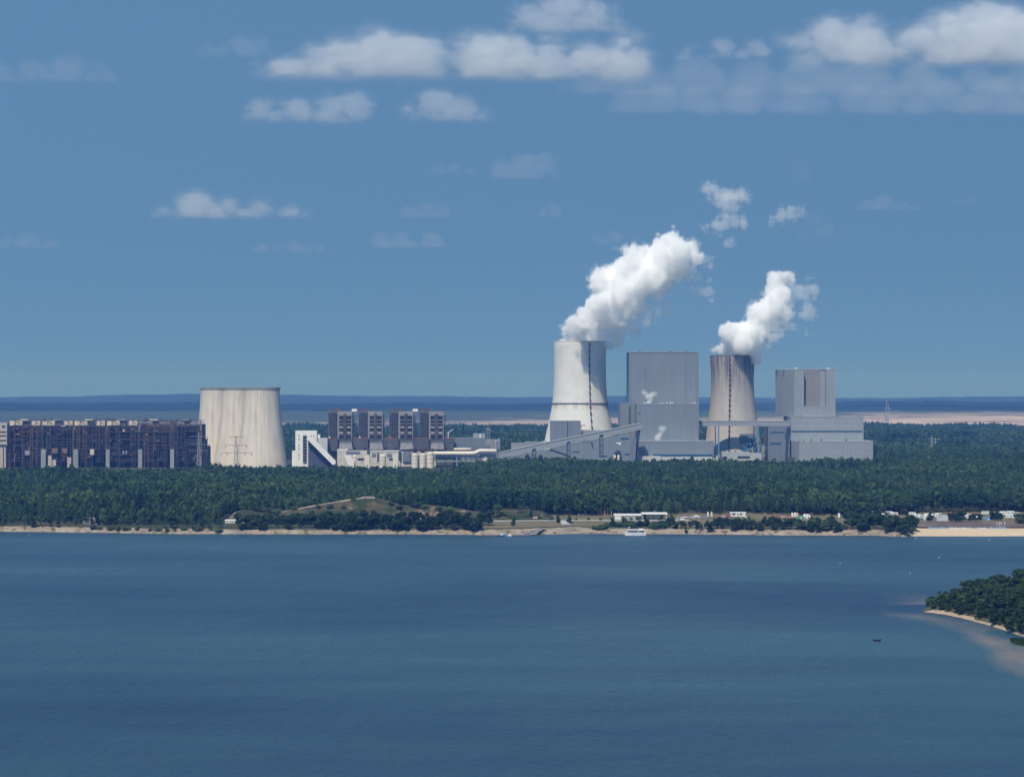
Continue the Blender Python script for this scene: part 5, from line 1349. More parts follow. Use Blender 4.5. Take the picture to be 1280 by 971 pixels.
hut('barn', 'long low grey-roofed barn behind the trees of the left bank', 'barn', 104, 128, 646.5, 1634, 9, GREYC, M('grey_roof', (.33, .34, .34), .1, .4), 1.4, .4, [(.1, .3, .8, 1.8), (.6, .8, .8, 1.8)], (.4, .5, TIMBER))
hut('snack_bar', 'white two-part snack bar with a flat roof rising behind the shore thicket', 'building', 913.5, 932.2, 640.3, 1738, 8, WHITE, ROOFW, .7, .3, [(.1, .3, 1.0, 3.2), (.62, .75, 1.0, 3.2)], (.45, .52, TIMBER))
hut('snack_kiosk', 'small white kiosk with a brown door on the right of the snack bar', 'kiosk', 931.5, 937, 645.2, 1718, 4, WHITE, ROOFW, .4, .2, [(.1, .35, 1.2, 2.2)], (.5, .8, TIMBER))
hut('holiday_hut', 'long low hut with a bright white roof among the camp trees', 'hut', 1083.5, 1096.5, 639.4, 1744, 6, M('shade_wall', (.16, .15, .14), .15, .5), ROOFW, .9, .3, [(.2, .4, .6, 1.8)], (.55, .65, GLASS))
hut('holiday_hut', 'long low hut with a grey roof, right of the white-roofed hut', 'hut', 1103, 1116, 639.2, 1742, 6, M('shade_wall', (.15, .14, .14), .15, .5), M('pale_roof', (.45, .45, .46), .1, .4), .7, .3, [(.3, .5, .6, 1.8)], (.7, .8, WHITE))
hut('red_roof_house', 'large red-tiled roof showing above the forest canopy at the right', 'house', 1183.5, 1211.5, 598.8, 2330, 16, BEIGE, REDT, 5.0, 1.0, W3 + [(.3, .38, 12, 13.4)], (.5, .54, TIMBER), kind='gable')
hut('red_roof_house', 'smaller faded red roof in the forest at the far right', 'house', 1237.5, 1255.5, 599.6, 2330, 14, BEIGE, M('faded_red_roof', (.24, .11, .10), .25, .4), 4.5, 1.0, W3, (.5, .54, TIMBER), kind='gable')
hut('forest_house', 'pinkish house gable peeping out of the forest below the white tower', 'house', 735.5, 746, 592.8, 2320, 10, M('pink_render', (.52, .36, .27), .1, .3), REDT, 2.5, .5, [(.2, .4, 15.5, 17), (.6, .8, 15.5, 17)], (.45, .5, TIMBER), kind='gable')
hut('meadow_hut', 'pale grey hut with a pinkish top in the dry meadow', 'hut', 666.6, 671.6, 646.2, 1688, 4, M('hut_grey', (.38, .40, .41), .1, .5), M('pink_roof', (.55, .36, .30), .1, .5), .9, .2, [(.2, .45, 1.2, 2.2)], (.55, .85, GREYC))
# land-art concrete wall on top of the mound
t = thing('amphitheatre', 'pale concrete wall ring of the lookout on top of the grassy mound', 'lookout', (X(460.5, MD), MD, float(mound_z(np.array(460.5), np.array(MD))))); o = t.location
zb = o.z - 1.2
b = MB(o); b.box(X(452, MD), X(469, MD), MD - 1.6, MD - 1.1, zb, Z(620.9, MD)); b.build('wall', BEIGE, t)
b = MB(o); b.box(X(454, MD), X(467, MD), MD + 2.5, MD + 3, zb, Z(620.6, MD)); b.build('rear_wall', GREYC, t)
for p in (455.5, 465): MB(o).box(X(p, MD), X(p + .8, MD), MD - 1.66, MD - 1.5, zb, Z(622, MD)).build('opening', GLASS, t)

# passenger ferry
def ferry():
    D = 1571; s = D / F; t = thing('ferry', 'white passenger ferry with a dark window band moored at the shore', 'boat', (X(793.5, D), D, 0)); o = t.location
    L0, L1 = X(780, D), X(807.3, D); n = 14; vs = []; fs = []
    L = L1 - L0
    for i in range(n + 1):
        u = i / n; x = L0 + L * u; hw = 2.1 * (min(1, (u / .28)) ** .6 if u < .28 else 1) + .02
        sh = 1.7 + 1.0 * max(0, .35 - u)
        for (yy, zz) in ((-hw, sh), (-hw * .85, -.5), (0, -.7), (hw * .85, -.5), (hw, sh)): vs.append((x - (.9 * (1 - max(0, zz) / 2) * -1 if u == 0 else 0), D + yy, zz))
    for i in range(n):
        for k in range(4): fs.append((i * 5 + k, i * 5 + k + 1, i * 5 + k + 6, i * 5 + k + 5))
        fs.append((i * 5 + 4, i * 5, i * 5 + 5, i * 5 + 9))
    fs.append((n * 5, n * 5 + 1, n * 5 + 2, n * 5 + 3, n * 5 + 4)); fs.append((4, 3, 2, 1, 0))
    b = MB(o); b.add(vs, fs); b.build('hull', WHITE, t)
    b = MB(o); b.prism([(L0 + 1.6, 1.9), (L1 - .5, 1.9), (L1 - .5, 3.3), (L0 + 2.6, 3.3)], D - 1.75, D + 1.75); cb = b.build('cabin', WHITE, t)
    for a, c in ((2.4, 9.0), (9.6, 13.2)):
        MB(o).box(L0 + a, L0 + c, D - 1.8, D - 1.7, 2.15, 3.0).build('window', GLASS, cb)
    MB(o).box(L0 + 2.0, L1 - .2, D - 2.0, D + 2.0, 3.31, 3.5).build('roof', ROOFW, t)
    MB(o).prism([(L1 - 5, 3.52), (L1 - 1.2, 3.52), (L1 - 1.5, 4.3), (L1 - 4.6, 4.3)], D - 1.2, D + 1.2).build('wheelhouse', WHITE, t)
    b = MB(o); b.bar((L0 + 3, D, 3.5), (L0 + 3.4, D, 6.0), .16); b.bar((L0 + 2.6, D, 5.2), (L0 + 4.4, D, 5.2), .14); b.build('mast', WHITE, t)
    b = MB(o)
    for k in range(9): b.bar((L0 + .6 + k * 1.0, D - 1.95, 3.5), (L0 + .6 + k * 1.0, D - 1.95, 4.3), .06)
    b.bar((L0 + .6, D - 1.95, 4.3), (L0 + 8.6, D - 1.95, 4.3), .07); b.build('railing', WHITE, t)
ferry()
# floating jetty with boats
D = 1562
t = thing('jetty', 'long low floating jetty of dark pontoons at the landing', 'jetty', (X(637, D), D, 0)); o = t.location
b = MB(o); b.box(X(595, D), X(648, D), D - 1.2, D + 1.2, .25, .75); b.box(X(648.1, D), X(664, D), D + 2, D + 4.4, .3, .8); b.build('deck', M('jetty_deck', (.17, .14, .14), .25, .6), t)
b = MB(o)
for k in range(13): p = 596 + k * 4; b.box(X(p, D), X(p + 2.4, D), D - 1.0, D + 1.0, -.4, .245)
b.build('float', NAVY, t)
b = MB(o)
for k in range(15): p = 596 + k * 3.6; b.bar((X(p, D), D + 1.1, .7), (X(p, D), D + 1.1, 1.7), .1)
b.bar((X(596, D), D + 1.1, 1.7), (X(646, D), D + 1.1, 1.7), .08); b.build('railing', M('dull_rail', (.35, .30, .32), .1, .5), t)
t = thing('gangway', 'sloping steel gangway from the shore down to the floating jetty', 'gangway', (X(671, 1580), 1580, 1)); o = t.location
b = MB(o); b.bar((X(662, D), D + 3, .9), (X(681, 1590), 1590, 3.6), 2.4, .25); b.build('walkway', GREYC, t)
b = MB(o)
for dy in (-1.1, 1.1):
    b.bar((X(662, D), D + 3 + dy, 2.0), (X(681, 1590), 1590 + dy, 4.7), .14)
    for k in range(8):
        u = k / 7; b.bar((X(662 + 19 * u, D + 3 + 25 * u), D + 3 + 25 * u + dy, .9 + 2.7 * u), (X(662 + 19 * u, D + 3 + 25 * u), D + 3 + 25 * u + dy, 2.0 + 2.7 * u), .12)
b.build('railing', NAVY, t)
def small_boat(label, px, D, L, mat, canopy=None, group='small boats at the jetty', flip=1):
    t = thing('small_boat', label, 'boat', (X(px, D), D, 0), group); vs = []; fs = []; n = 8
    for i in range(n + 1):
        u = i / n; hw = .85 * math.sin(math.pi * min(1, .12 + .55 * u) ) ** .7 + .02
        for yy, zz in ((-hw, .75 + .25 * (1 - u)), (-hw * .6, -.2), (hw * .6, -.2), (hw, .75 + .25 * (1 - u))): vs.append((flip * (-L / 2 + L * u), yy, zz))
    for i in range(n):
        for k in range(3): fs.append((i * 4 + k, i * 4 + k + 1, i * 4 + k + 5, i * 4 + k + 4))
    fs.append((n * 4, n * 4 + 1, n * 4 + 2, n * 4 + 3)); fs.append((3, 2, 1, 0))
    for i in range(n): fs.append((i * 4 + 3, i * 4, i * 4 + 4, i * 4 + 7))
    b = MB(); b.add(vs, fs); b.build('hull', mat, t)
    if canopy: MB().prism([(-L * .1 * flip, .8), (L * .3 * flip, .8), (L * .28 * flip, 1.7), (-.02 * L * flip, 1.7)], -.6, .6).build('canopy', canopy, t)
    return t
small_boat('dark blue boat moored at the jetty beside the bright blue one', 626, 1559, 4.0, M('boat_navy', (.03, .05, .16), .1, .5), CANV_W)
small_boat('bright blue boat tied up near the middle of the jetty', 630.5, 1559, 3.6, M('boat_blue', (.04, .24, .52), .1, .5), CANV_B)
small_boat('white boat tied up right of the bright blue one', 636.5, 1559.5, 3.8, WHITE, CANV_W)
for px, lab in ((655.3, 'left of two blue posts at the foot of the gangway'), (660.6, 'taller right one of two blue posts at the foot of the gangway')):
    t = thing('mooring_post', lab, 'post', (X(px, 1566), 1566, 0), 'blue mooring posts'); b = MB(); b.lathe([(.38, -1), (.38, 2.6 if px > 658 else 2.0)], 10); b.build('pile', M('post_blue', (.10, .10, .42), .1, .5), t)
    b = MB(); b.lathe([(.45, 2.6 if px > 658 else 2.0), (.3, 2.9 if px > 658 else 2.3)], 10); b.build('cap', WHITE, t)
# buoys
for px, py, r, lab in ((1050, 704, .35, 'left one of the small white buoys floating off the beach'), (1137.5, 716.5, .4, 'small white buoy nearest the wooded spit, lowest of the buoys'), (1173.5, 697, .4, 'small white buoy farthest to the right of the open-water buoys'), (1145, 672.6, .5, 'reddish white buoy close to the left end of the sand beach'), (1236.5, 675.3, .45, 'white buoy floating just off the middle of the sand beach'), (37, 669.3, .45, 'lone white buoy close to the left bank')):
    D = gd(py, 0); t = thing('buoy', lab, 'buoy', (X(px, D), D, 0), 'white swimming buoys')
    b = MB(); r *= .52; b.lathe([(.05, -.3), (r, -.1), (r * 1.1, .15), (r * .8, .35), (r * .25, .45)], 12); b.build('float', WHITE, t)
    b = MB(); b.lathe([(.06, .45), (.06, .6), (.1, .62), (.02, .7)], 8); b.build('top_mark', WHITE, t)

# ------------------------------------------------------------------ people
SKIN = M('skin', (.45, .28, .20), .05, 2.0)
def person(label, loc, pose, shirt, trousers, rz=0.0, group=None):
    P_ = {'stand': dict(hip=.92, knee=((.12, .02, .48), (-.12, -.02, .48)), foot=((.13, 0, .03), (-.13, .05, .03)), hand=((.30, -.12, .82), (-.30, -.08, .80))),
          'walk': dict(hip=.90, knee=((.11, -.18, .48), (-.11, .10, .46)), foot=((.11, -.22, .03), (-.11, .34, .05)), hand=((.26, .18, .86), (-.26, -.22, .88))),
          'sit': dict(hip=.12, knee=((.13, -.42, .34), (-.13, -.42, .34)), foot=((.13, -.72, .02), (-.13, -.72, .02)), hand=((.24, -.34, .34), (-.24, -.34, .36)))}[pose]
    h = P_['hip']; V = [(0, 0, h), (0, 0, h + .27), (0, 0, h + .47), (0, 0, h + .58), (0, -.03, h + .72), (0, -.02, h + .80)]; R = [.15, .13, .17, .062, .10, .07]; E = [(0, 1), (1, 2), (2, 3), (3, 4), (4, 5)]
    for i, sx in enumerate((1, -1)):
        a = len(V); V += [(sx * .19, 0, h + .46), (sx * .25, .0 + P_['hand'][i][1] * .3, (h + .46 + P_['hand'][i][2]) / 2), P_['hand'][i]]; R += [.065, .05, .042]; E += [(2, a), (a, a + 1), (a + 1, a + 2)]
        a = len(V); V += [(sx * .10, 0, h - .03), P_['knee'][i], P_['foot'][i], (P_['foot'][i][0], P_['foot'][i][1] - .18, P_['foot'][i][2])]; R += [.10, .065, .05, .04]; E += [(0, a), (a, a + 1), (a + 1, a + 2), (a + 2, a + 3)]
    me = bpy.data.meshes.new('person'); me.from_pydata(V, E, [])
    o = bpy.data.objects.new('person', me); COL.objects.link(o)
    md = o.modifiers.new('skin', 'SKIN'); sv = me.skin_vertices[0].data if me.skin_vertices else me.attributes.new('x', 'FLOAT', 'POINT') and None
    if not me.skin_vertices:
        import bmesh
        bm = bmesh.new(); bm.from_mesh(me); bm.verts.layers.skin.verify(); bm.to_mesh(me); bm.free()
    for i, r in enumerate(R):
        me.skin_vertices[0].data[i].radius = (r, r * .85); me.skin_vertices[0].data[i].use_root = (i == 0)
    o.modifiers.new('sub', 'SUBSURF').levels = 1; o.modifiers['sub'].render_levels = 1
    me.materials.append(shirt)
    o.location = loc; o.rotation_euler = (0, 0, rz)
    tag(o, label, 'person', group)
    b = MB(); b.lathe([(.02, h + .60), (.095, h + .66), (.105, h + .74), (.08, h + .83), (.01, h + .86)], 10, (0, -.03)); b.build('head', SKIN, o, True)
    b = MB(); b.lathe([(.112, h + .76), (.112, h + .80), (.085, h + .87), (.01, h + .90)], 10, (0, -.02)); b.build('hair', M('hair', (.05, .035, .025), .1, 3.0), o, True)
    for i, sx in enumerate((1, -1)):
        b = MB(); f = P_['foot'][i]; b.tube([(sx * .10, 0, h), P_['knee'][i], (f[0], f[1], f[2] + .1)], [.13, .085, .07], 8); b.build('trouser_leg', trousers, o, True)
    return o
SH = {n: M(n + '_cloth', c, .1, 2.0) for n, c in (('red', (.45, .06, .05)), ('dark', (.03, .035, .05)), ('white', (.7, .7, .7)), ('blue', (.06, .14, .40)), ('khaki', (.25, .21, .14)))}
def on(px, py, guess=2.0):
    D = gd(py, guess)
    for _ in range(6): D = gd(py, ground_z(px, D))
    return (X(px, D), D, ground_z(px, D))
for px, py, pose, s_, t_, lab in ((704.5, 662.2, 'stand', 'red', 'dark', 'person in a red top standing on the landing sand'), (709.5, 663.0, 'walk', 'dark', 'khaki', 'person in dark clothes walking on the landing sand'), (715.5, 662.6, 'stand', 'dark', 'dark', 'person in all dark clothes by the path end, at the landing'),
        (721.4, 661.2, 'stand', 'dark', 'blue', 'person in a dark top and blue trousers standing apart on the landing'), (1003, 666.6, 'walk', 'dark', 'dark', 'person in dark clothes on the sand below the left-hand gap'),
        (1235.2, 660.9, 'stand', 'dark', 'dark', 'person in dark clothes by the blue beach screens, left of two'), (1239.6, 660.9, 'stand', 'dark', 'blue', 'person in a dark top by the blue beach screens, right of two')):
    person(lab, on(px, py), pose, SH[s_], SH[t_], TR.uniform(-2, 2))
# dark rowing boat on the lake with an angler
D = gd(801, 0); t = thing('rowing_boat', 'small dark open boat drifting alone on the lake, bow raised', 'boat', (X(1096, D), D, 0)); L = 2.6
vs = []; fs = []; n = 10
for i in range(n + 1):
    u = i / n; hw = .62 * (math.sin(math.pi * min(.5, .08 + u * .9)) ** .6); sh = .42 + .45 * max(0, .5 - u) ** 1.5 * 2 + .12 * u
    for yy, zz in ((-hw, sh), (-hw * .75, -.12), (hw * .75, -.12), (hw, sh), (hw * .82, sh), (hw * .6, .06), (-hw * .6, .06), (-hw * .82, sh)): vs.append((-L / 2 + L * u, yy, zz))
for i in range(n):
    for k in range(8): fs.append((i * 8 + k, i * 8 + (k + 1) % 8, (i + 1) * 8 + (k + 1) % 8, (i + 1) * 8 + k))
fs += [tuple(range(n * 8, n * 8 + 8)), tuple(reversed(range(8)))]
MB().add(vs, fs).build('hull', M('boat_black', (.012, .016, .028), .2, 1.0), t)
MB().box(-.25, .05, -.5, .5, .28, .34).build('thwart', TIMBER, t)
MB().box(.75, 1.0, -.5, .5, .28, .34).build('thwart', TIMBER, t)
b = MB(); b.prism([(1.22, .2), (1.45, .15), (1.5, .95), (1.2, .9)], -.16, .16); b.build('outboard', M('outboard', (.02, .02, .03), .1, 1.0), t)
person('person in a faded pink top sitting in the dark open boat', (X(1095.4, D), D, .26), 'sit', M('pink_cloth', (.36, .20, .22), .1, 2.0), SH['dark'], 1.4)

# ------------------------------------------------------------------ vehicles, caravans and tents
TYRE = M('tyre', (.02, .02, .02), .1, 2.0)
def wheels(t, xs, hw, r=.33):
    for x in xs:
        for sy in (-1, 1):
            b = MB(); n = 12; c = []
            b.tube([(x, sy * hw - .1, r), (x, sy * hw + .1, r)], r, 12); w = b.build('wheel', TYRE, t)
            b = MB(); b.tube([(x, sy * hw - .115, r), (x, sy * hw + .115, r)], r * .55, 10); b.build('rim', GREYC, w)
CARP = {}
def car(label, px, D, col, rz=0.0, van=False, group='parked cars'):
    m = CARP.setdefault(col, M('car_paint', col, .05, .5, .3, gloss=.5))
    t = thing('parked_van' if van else 'parked_car', label, 'van' if van else 'car', (X(px, D), D, ground_z(px, D) + .06), group, rz)
    b = MB()
    if van: b.prism([(-2.4, .35), (2.4, .35), (2.45, 1.0), (1.9, 1.25), (1.35, 2.15), (-2.3, 2.25), (-2.45, 1.2)], -.92, .92)
    else: b.prism([(-2.1, .3), (2.1, .3), (2.15, .72), (1.95, .88), (1.0, .95), (-1.6, 1.0), (-2.15, .85)], -.86, .86)
    b.build('body', m, t)
    if not van:
        b = MB(); b.prism([(-1.75, 1.0), (.95, .96), (.35, 1.42), (-1.25, 1.46)], -.74, .74); g = b.build('cabin', GLASS, t)
        b = MB(); b.prism([(-1.3, 1.44), (.42, 1.40), (.30, 1.48), (-1.2, 1.52)], -.72, .72); b.build('roof', m, g)
    else:
        for a, c in ((-2.0, -.5), (-.3, 1.2)): MB().box(a, c, -.94, -.90, 1.3, 1.9).build('window', GLASS, t)
    for sy in (-1, 1): MB().box(2.08, 2.18, sy * .6 - .15, sy * .6 + .15, .6, .75).build('headlight', WHITE, t)
    wheels(t, (-1.3, 1.3), .8)
    return t
car('dark blue car parked by the road left of the landing trees', 689.5, 1682, (.02, .03, .07), .1)
car('white van parked by the road among dark shore trees', 851, 1684, (.72, .72, .72), .0, True)
for px, c, lab, dd in ((857, (.7, .7, .7), 'white car at the left end of the car park', 1716), (861.3, (.5, .12, .25), 'magenta red car in the car park between white ones', 1718), (865, (.6, .62, .65), 'silver car in the car park beside the entrance arch', 1716), (906, (.75, .75, .75), 'white car left of the dark red car by the snack bar', 1728), (911, (.40, .05, .07), 'dark red car parked at the left end of the snack bar', 1726), (880.5, (.28, .38, .46), 'blue-grey car on the lot right of the white arch', 1712), (973, (.55, .16, .10), 'reddish car behind the shore thicket, right of the snack bar', 1722), (977, (.68, .68, .70), 'white car behind the shore thicket next to the reddish one', 1724)):
    car(lab, px, dd, c, TR.uniform(-.4, .4))
def caravan(label, px, D, L=5.2, h=2.5, rz=0.0, motor=False, col=WHITE, group='caravans and camper vans', nm=None):
    t = thing('camper_van' if motor else 'caravan', label, 'camper van' if motor else 'caravan', (X(px, D), D, ground_z(px, D) + .06), group, rz)
    b = MB(); a = L / 2
    if motor: b.prism([(-a, .5), (a, .5), (a, 1.1), (a - .5, 1.4), (a - .7, 2.0), (a - .1, 2.3), (a - .5, h + .3), (-a, h + .3)], -1.1, 1.1)
    else: b.prism([(-a + .3, .5), (a - .3, .5), (a, 1.2), (a - .25, h - .1), (a - .6, h), (-a + .5, h), (-a + .2, h - .15), (-a, 1.2)], -1.1, 1.1)
    b.build('body', col, t)
    for x0, x1 in ((-a + .7, -a + 1.9), (.3, 1.5)): MB().box(x0, x1, -1.13, -1.08, 1.35, 1.95).build('window', GLASS, t)
    MB().box(-.6, .0, -1.13, -1.08, .6, 2.1).build('door', M('van_door', (.6, .6, .6), .05, .5), t)
    if motor: MB().prism([(a - .62, 1.42), (a - .48, 1.42), (a - .72, 1.98), (a - .84, 1.98)], -.9, .9).build('windscreen', GLASS, t)
    wheels(t, (-a + 1.1, a - 1.1) if motor else (.1,), .95)
    return t
def tent(label, px, D, w, h, mat, group='tents and awnings', z=None, dep=4):
    t = thing('tent', label, 'tent', (X(px, D), D, ground_z(px, D) + .06 if z is None else z), group)
    n = 7; b = MB(); b.prism([(-w / 2, 0), (w / 2, 0)] + [(w / 2 * math.cos(a) ** 1, .0 + h * math.sin(a) ** .8 + .05) for a in np.linspace(.12, math.pi - .12, n)], -dep / 2, dep / 2); b.build('canopy', mat, t)
    MB().prism([(-.5, .02), (.5, .02), (.1, h * .65), (-.1, h * .65)], -dep / 2 - .05, -dep / 2 + .05).build('flap', CANV_W if mat is not CANV_W else GREYC, t)
    return t
def parasol(label, px, D, mat, h=3.4, w=1.7, group='closed white parasols and banners'):
    t = thing('parasol', label, 'parasol', (X(px, D), D, ground_z(px, D) + .06), group)
    b = MB(); b.lathe([(.05, 0), (.05, h)], 8); b.build('pole', GREYC, t)
    b = MB(); b.lathe([(w, h * .62), (w * .5, h * .85), (.05, h)], 10); b.build('canopy', mat, t); return t
# white arch kiosk and masts at the car park
t = thing('entrance_arch', 'white arch-shaped entrance structure at the car park', 'arch', (X(870.5, 1708), 1708, G)); o = t.location; d = 1708
b = MB(o); b.box(X(867, d), X(868.4, d), d, d + 1, G, Z(644.6, d)); b.box(X(872.8, d), X(874.3, d), d, d + 1, G, Z(644.6, d)); b.build('pillar', WHITE, t)
b = MB(o); b.prism([(X(866.5, d), Z(646.4, d)), (X(875, d), Z(646.4, d)), (X(874.2, d), Z(644.0, d)), (X(870.6, d), Z(643.2, d)), (X(867, d), Z(644.2, d))], d - .4, d + 1.4); b.build('canopy', M('arch_canopy', (.55, .55, .60), .1, .5), t)
for px, lab in ((884, 'left one of two white beach flags by the car park'), (888.6, 'right one of two white beach flags by the car park')):
    t = thing('beach_flag', lab, 'flag', (X(px, 1716), 1716, G + .06), 'white beach flags'); b = MB(); b.lathe([(.06, 0), (.06, 4.6)], 6); b.build('pole', GREYC, t)
    b = MB(); b.prism([(.08, 1.0), (1.0, 1.2), (1.1, 3.6), (.6, 4.5), (.08, 4.5)], -.03, .03); b.build('cloth', WHITE, t)
for px, c, lab in ((751.4, RUST, 'reddish flag pole, leftmost of the bare poles above the road'), (755.6, BEIGE, 'pale grey flag pole, second of the bare poles above the road'), (759.4, RUST, 'reddish flag pole, third of the bare poles above the road'), (764.3, BEIGE, 'shorter pale flag pole beside the pavilion corner')):
    t = thing('flag_pole', lab, 'pole', (X(px, 1742), 1742, G), 'bare flag poles above the road'); hh = (646 - (641.0 if px < 764 else 643)) * .58 + 1.2
    b = MB(); b.lathe([(.22, 0), (.14, hh)], 8); b.build('pole', c, t); b = MB(); b.lathe([(.25, hh), (.28, hh + .2), (.05, hh + .4)], 8); b.build('finial', c, t)
for px, D, m_, lab in ((989, 1716, CANV_W, 'tall white closed banner at the left of the snack stalls'), (992.5, 1718, CANV_W, 'narrower white banner between the tall white and the orange one'), (995, 1718, M('peach_canvas', (.62, .36, .22), .1, .5), 'peach-coloured banner at the snack stalls'), (1047.3, 1708, CANV_W, 'white slanted banner standing alone above the right-hand gap')):
    t = thing('banner', lab, 'banner', (X(px, D), D, G + .06), 'banners behind the shore thicket'); b = MB(); b.lathe([(.07, 0), (.07, 4.0)], 6); b.build('pole', GREYC, t)
    b = MB(); b.prism([(.1, .6), (1.4, .8), (1.7, 3.2), (1.2, 3.9), (.1, 3.8)], -.05, .05); b.build('cloth', m_, t)
for px, D, m_, w, h, lab in ((988, 1705, M('red_canvas', (.5, .08, .08), .1, .5), 3.2, 2.0, 'small red stall tent left of the white banner'), (1001, 1706, M('green_canvas', (.06, .28, .16), .1, .5), 4.6, 2.2, 'green stall tent with a pale rim behind the thicket'), (1006.3, 1706, CANV_W, 3.0, 3.4, 'tall white stall tent right of the green one'), (1010, 1722, CANV_W, 3.4, 2.4, 'white tent farthest right of the snack stalls'),
        (1081, 1712, CANV_W, 2.4, 3.0, 'white tent peeping over the beach grove below the white-roofed hut'), (1104, 1712, CANV_W, 3.0, 3.6, 'tall white tent over the beach grove below the grey-roofed hut'),
        (1190.5, 1742, ORANGE, 5.0, 3.0, 'bright orange tent beside the campsite track, larger of two'), (1194.6, 1746, ORANGE, 3.0, 2.4, 'smaller orange tent joined to the right of the larger one'),
        (1149.3, 1712, CANV_B, 2.6, 2.2, 'bright blue tent among white ones at the left of the campsite'), (1156.8, 1690, CANV_W, 2.6, 4.2, 'narrow upright white tent above the brown beach slope'), (1235, 1688, CANV_B, 5.0, 2.0, 'pale blue tent on the dry slope at the campsite edge'), (1222, 1690, CANV_W, 2.2, 2.6, 'little white tent with a pink top at the campsite edge')):
    tent(lab, px, D, w, h, m_)
for px, D, mo, rz, lab in ((1117.6, 1742, True, .3, 'white camper van joined to the grey-roofed hut, high roof'), (1140.2, 1752, False, .1, 'white caravan behind the right end of the beach grove'), (1142.5, 1728, False, -.3, 'small white caravan in front of the one behind the grove'), (1147, 1722, False, .2, 'white caravan just left of the blue tent'), (1151.8, 1706, False, .5, 'white caravan just right of the blue tent'),
        (1160.5, 1726, True, .1, 'white camper van behind the single round tree'), (1168.5, 1722, False, .2, 'white caravan between the round tree and the paved pitch'), (1173.3, 1732, True, .9, 'tall white camper van at the corner of the paved pitch'), (1206.5, 1700, True, .2, 'white camper van between two blocks of dark trees'), (1210.4, 1722, False, -.2, 'white caravan behind the camper van between the trees'),
        (1231, 1764, False, .1, 'white caravan at the left of the rear campsite row'), (1238, 1766, False, .3, 'yellowish caravan in the rear campsite row'), (1246.6, 1758, False, -.1, 'white caravan in the middle of the rear campsite row'), (1252.3, 1758, True, .1, 'white camper van right of the middle of the rear row'), (1263.0, 1762, True, .0, 'tall white camper van at the right of the rear campsite row'), (1262.0, 1710, True, .1, 'white camper van alone on the dry ground, nearest the beach'), (1271, 1752, False, .2, 'grey caravan at the right end of the campsite')):
    caravan(lab, px, D, rz=rz, motor=mo, L=6 if mo else 5, col=M('cream_body', (.6, .5, .32), .05, .5) if 'yellowish' in lab else M('grey_body', (.38, .38, .40), .05, .5) if 'grey caravan' in lab else WHITE)
fan('paved_pitch', np.arange(1171, 1186, 2.0), np.linspace(1672, 1760, 4), lambda P, D: G + .13 + 0 * D, M('pitch_gravel', (.34, .35, .34), .1, .3))
fan('heather_slope', np.arange(1146, 1300, 4.0), np.linspace(1594, 1662, 6), lambda P, D: G + .10 + 0 * D, ground_mat('heather', [(.3, (.085, .065, .055)), (.7, (.17, .13, .11))], (.06, .3), patch=((.20, .165, .10), (.03, .06, .1), .55, .66)))
# pale blue beach screens
t = thing('beach_screen', 'long pale blue windbreak screen along the top of the sand beach', 'windbreak', (X(1200, 1592), 1592, ground_z(1200, 1592))); o = t.location
zb = o.z; d = 1592; r_ = random.Random(4)
mm_ = [M('screen_blue', (.20, .36, .58), .15, .4), M('screen_pale', (.50, .58, .66), .15, .4), M('screen_white', (.62, .64, .66), .1, .4)]
p = 1160.0
while p < 1256:
    w = r_.uniform(2.5, 6); k = r_.choice([0, 0, 1, 1, 2]) if p < 1236 else 0
    MB(o).box(X(p, d), X(p + w - .15, d), d + r_.uniform(-.2, .2), d + .4, zb - .1, zb + r_.uniform(.75, 1.1)).build('cloth_panel', mm_[k], t)
    MB(o).box(X(p, d) - .07, X(p, d) + .07, d - .3, d + .5, zb - .2, zb + 1.2).build('stake', TIMBER, t)
    p += w
for px, m_, lab in ((1246.2, M('pale_yellow', (.6, .56, .40), .1, .5), 'pale yellow beach post, leftmost of the upright posts on the sand'), (1249.2, WHITE, 'white beach post next to the pale yellow one'), (1251.4, WHITE, 'white beach post, third of the upright posts on the sand'), (1255.8, WHITE, 'white beach post at the right end of the blue screens')):
    x, y, z = on(px, 661.2); t = thing('beach_post', lab, 'post', (x, y, z), 'upright posts on the beach'); b = MB(); b.lathe([(.3, -.2), (.3, 2.0), (.22, 2.1)], 8); b.build('post', m_, t); b = MB(); b.lathe([(.34, .9), (.34, 1.3)], 8); b.build('band', CANV_B, t)
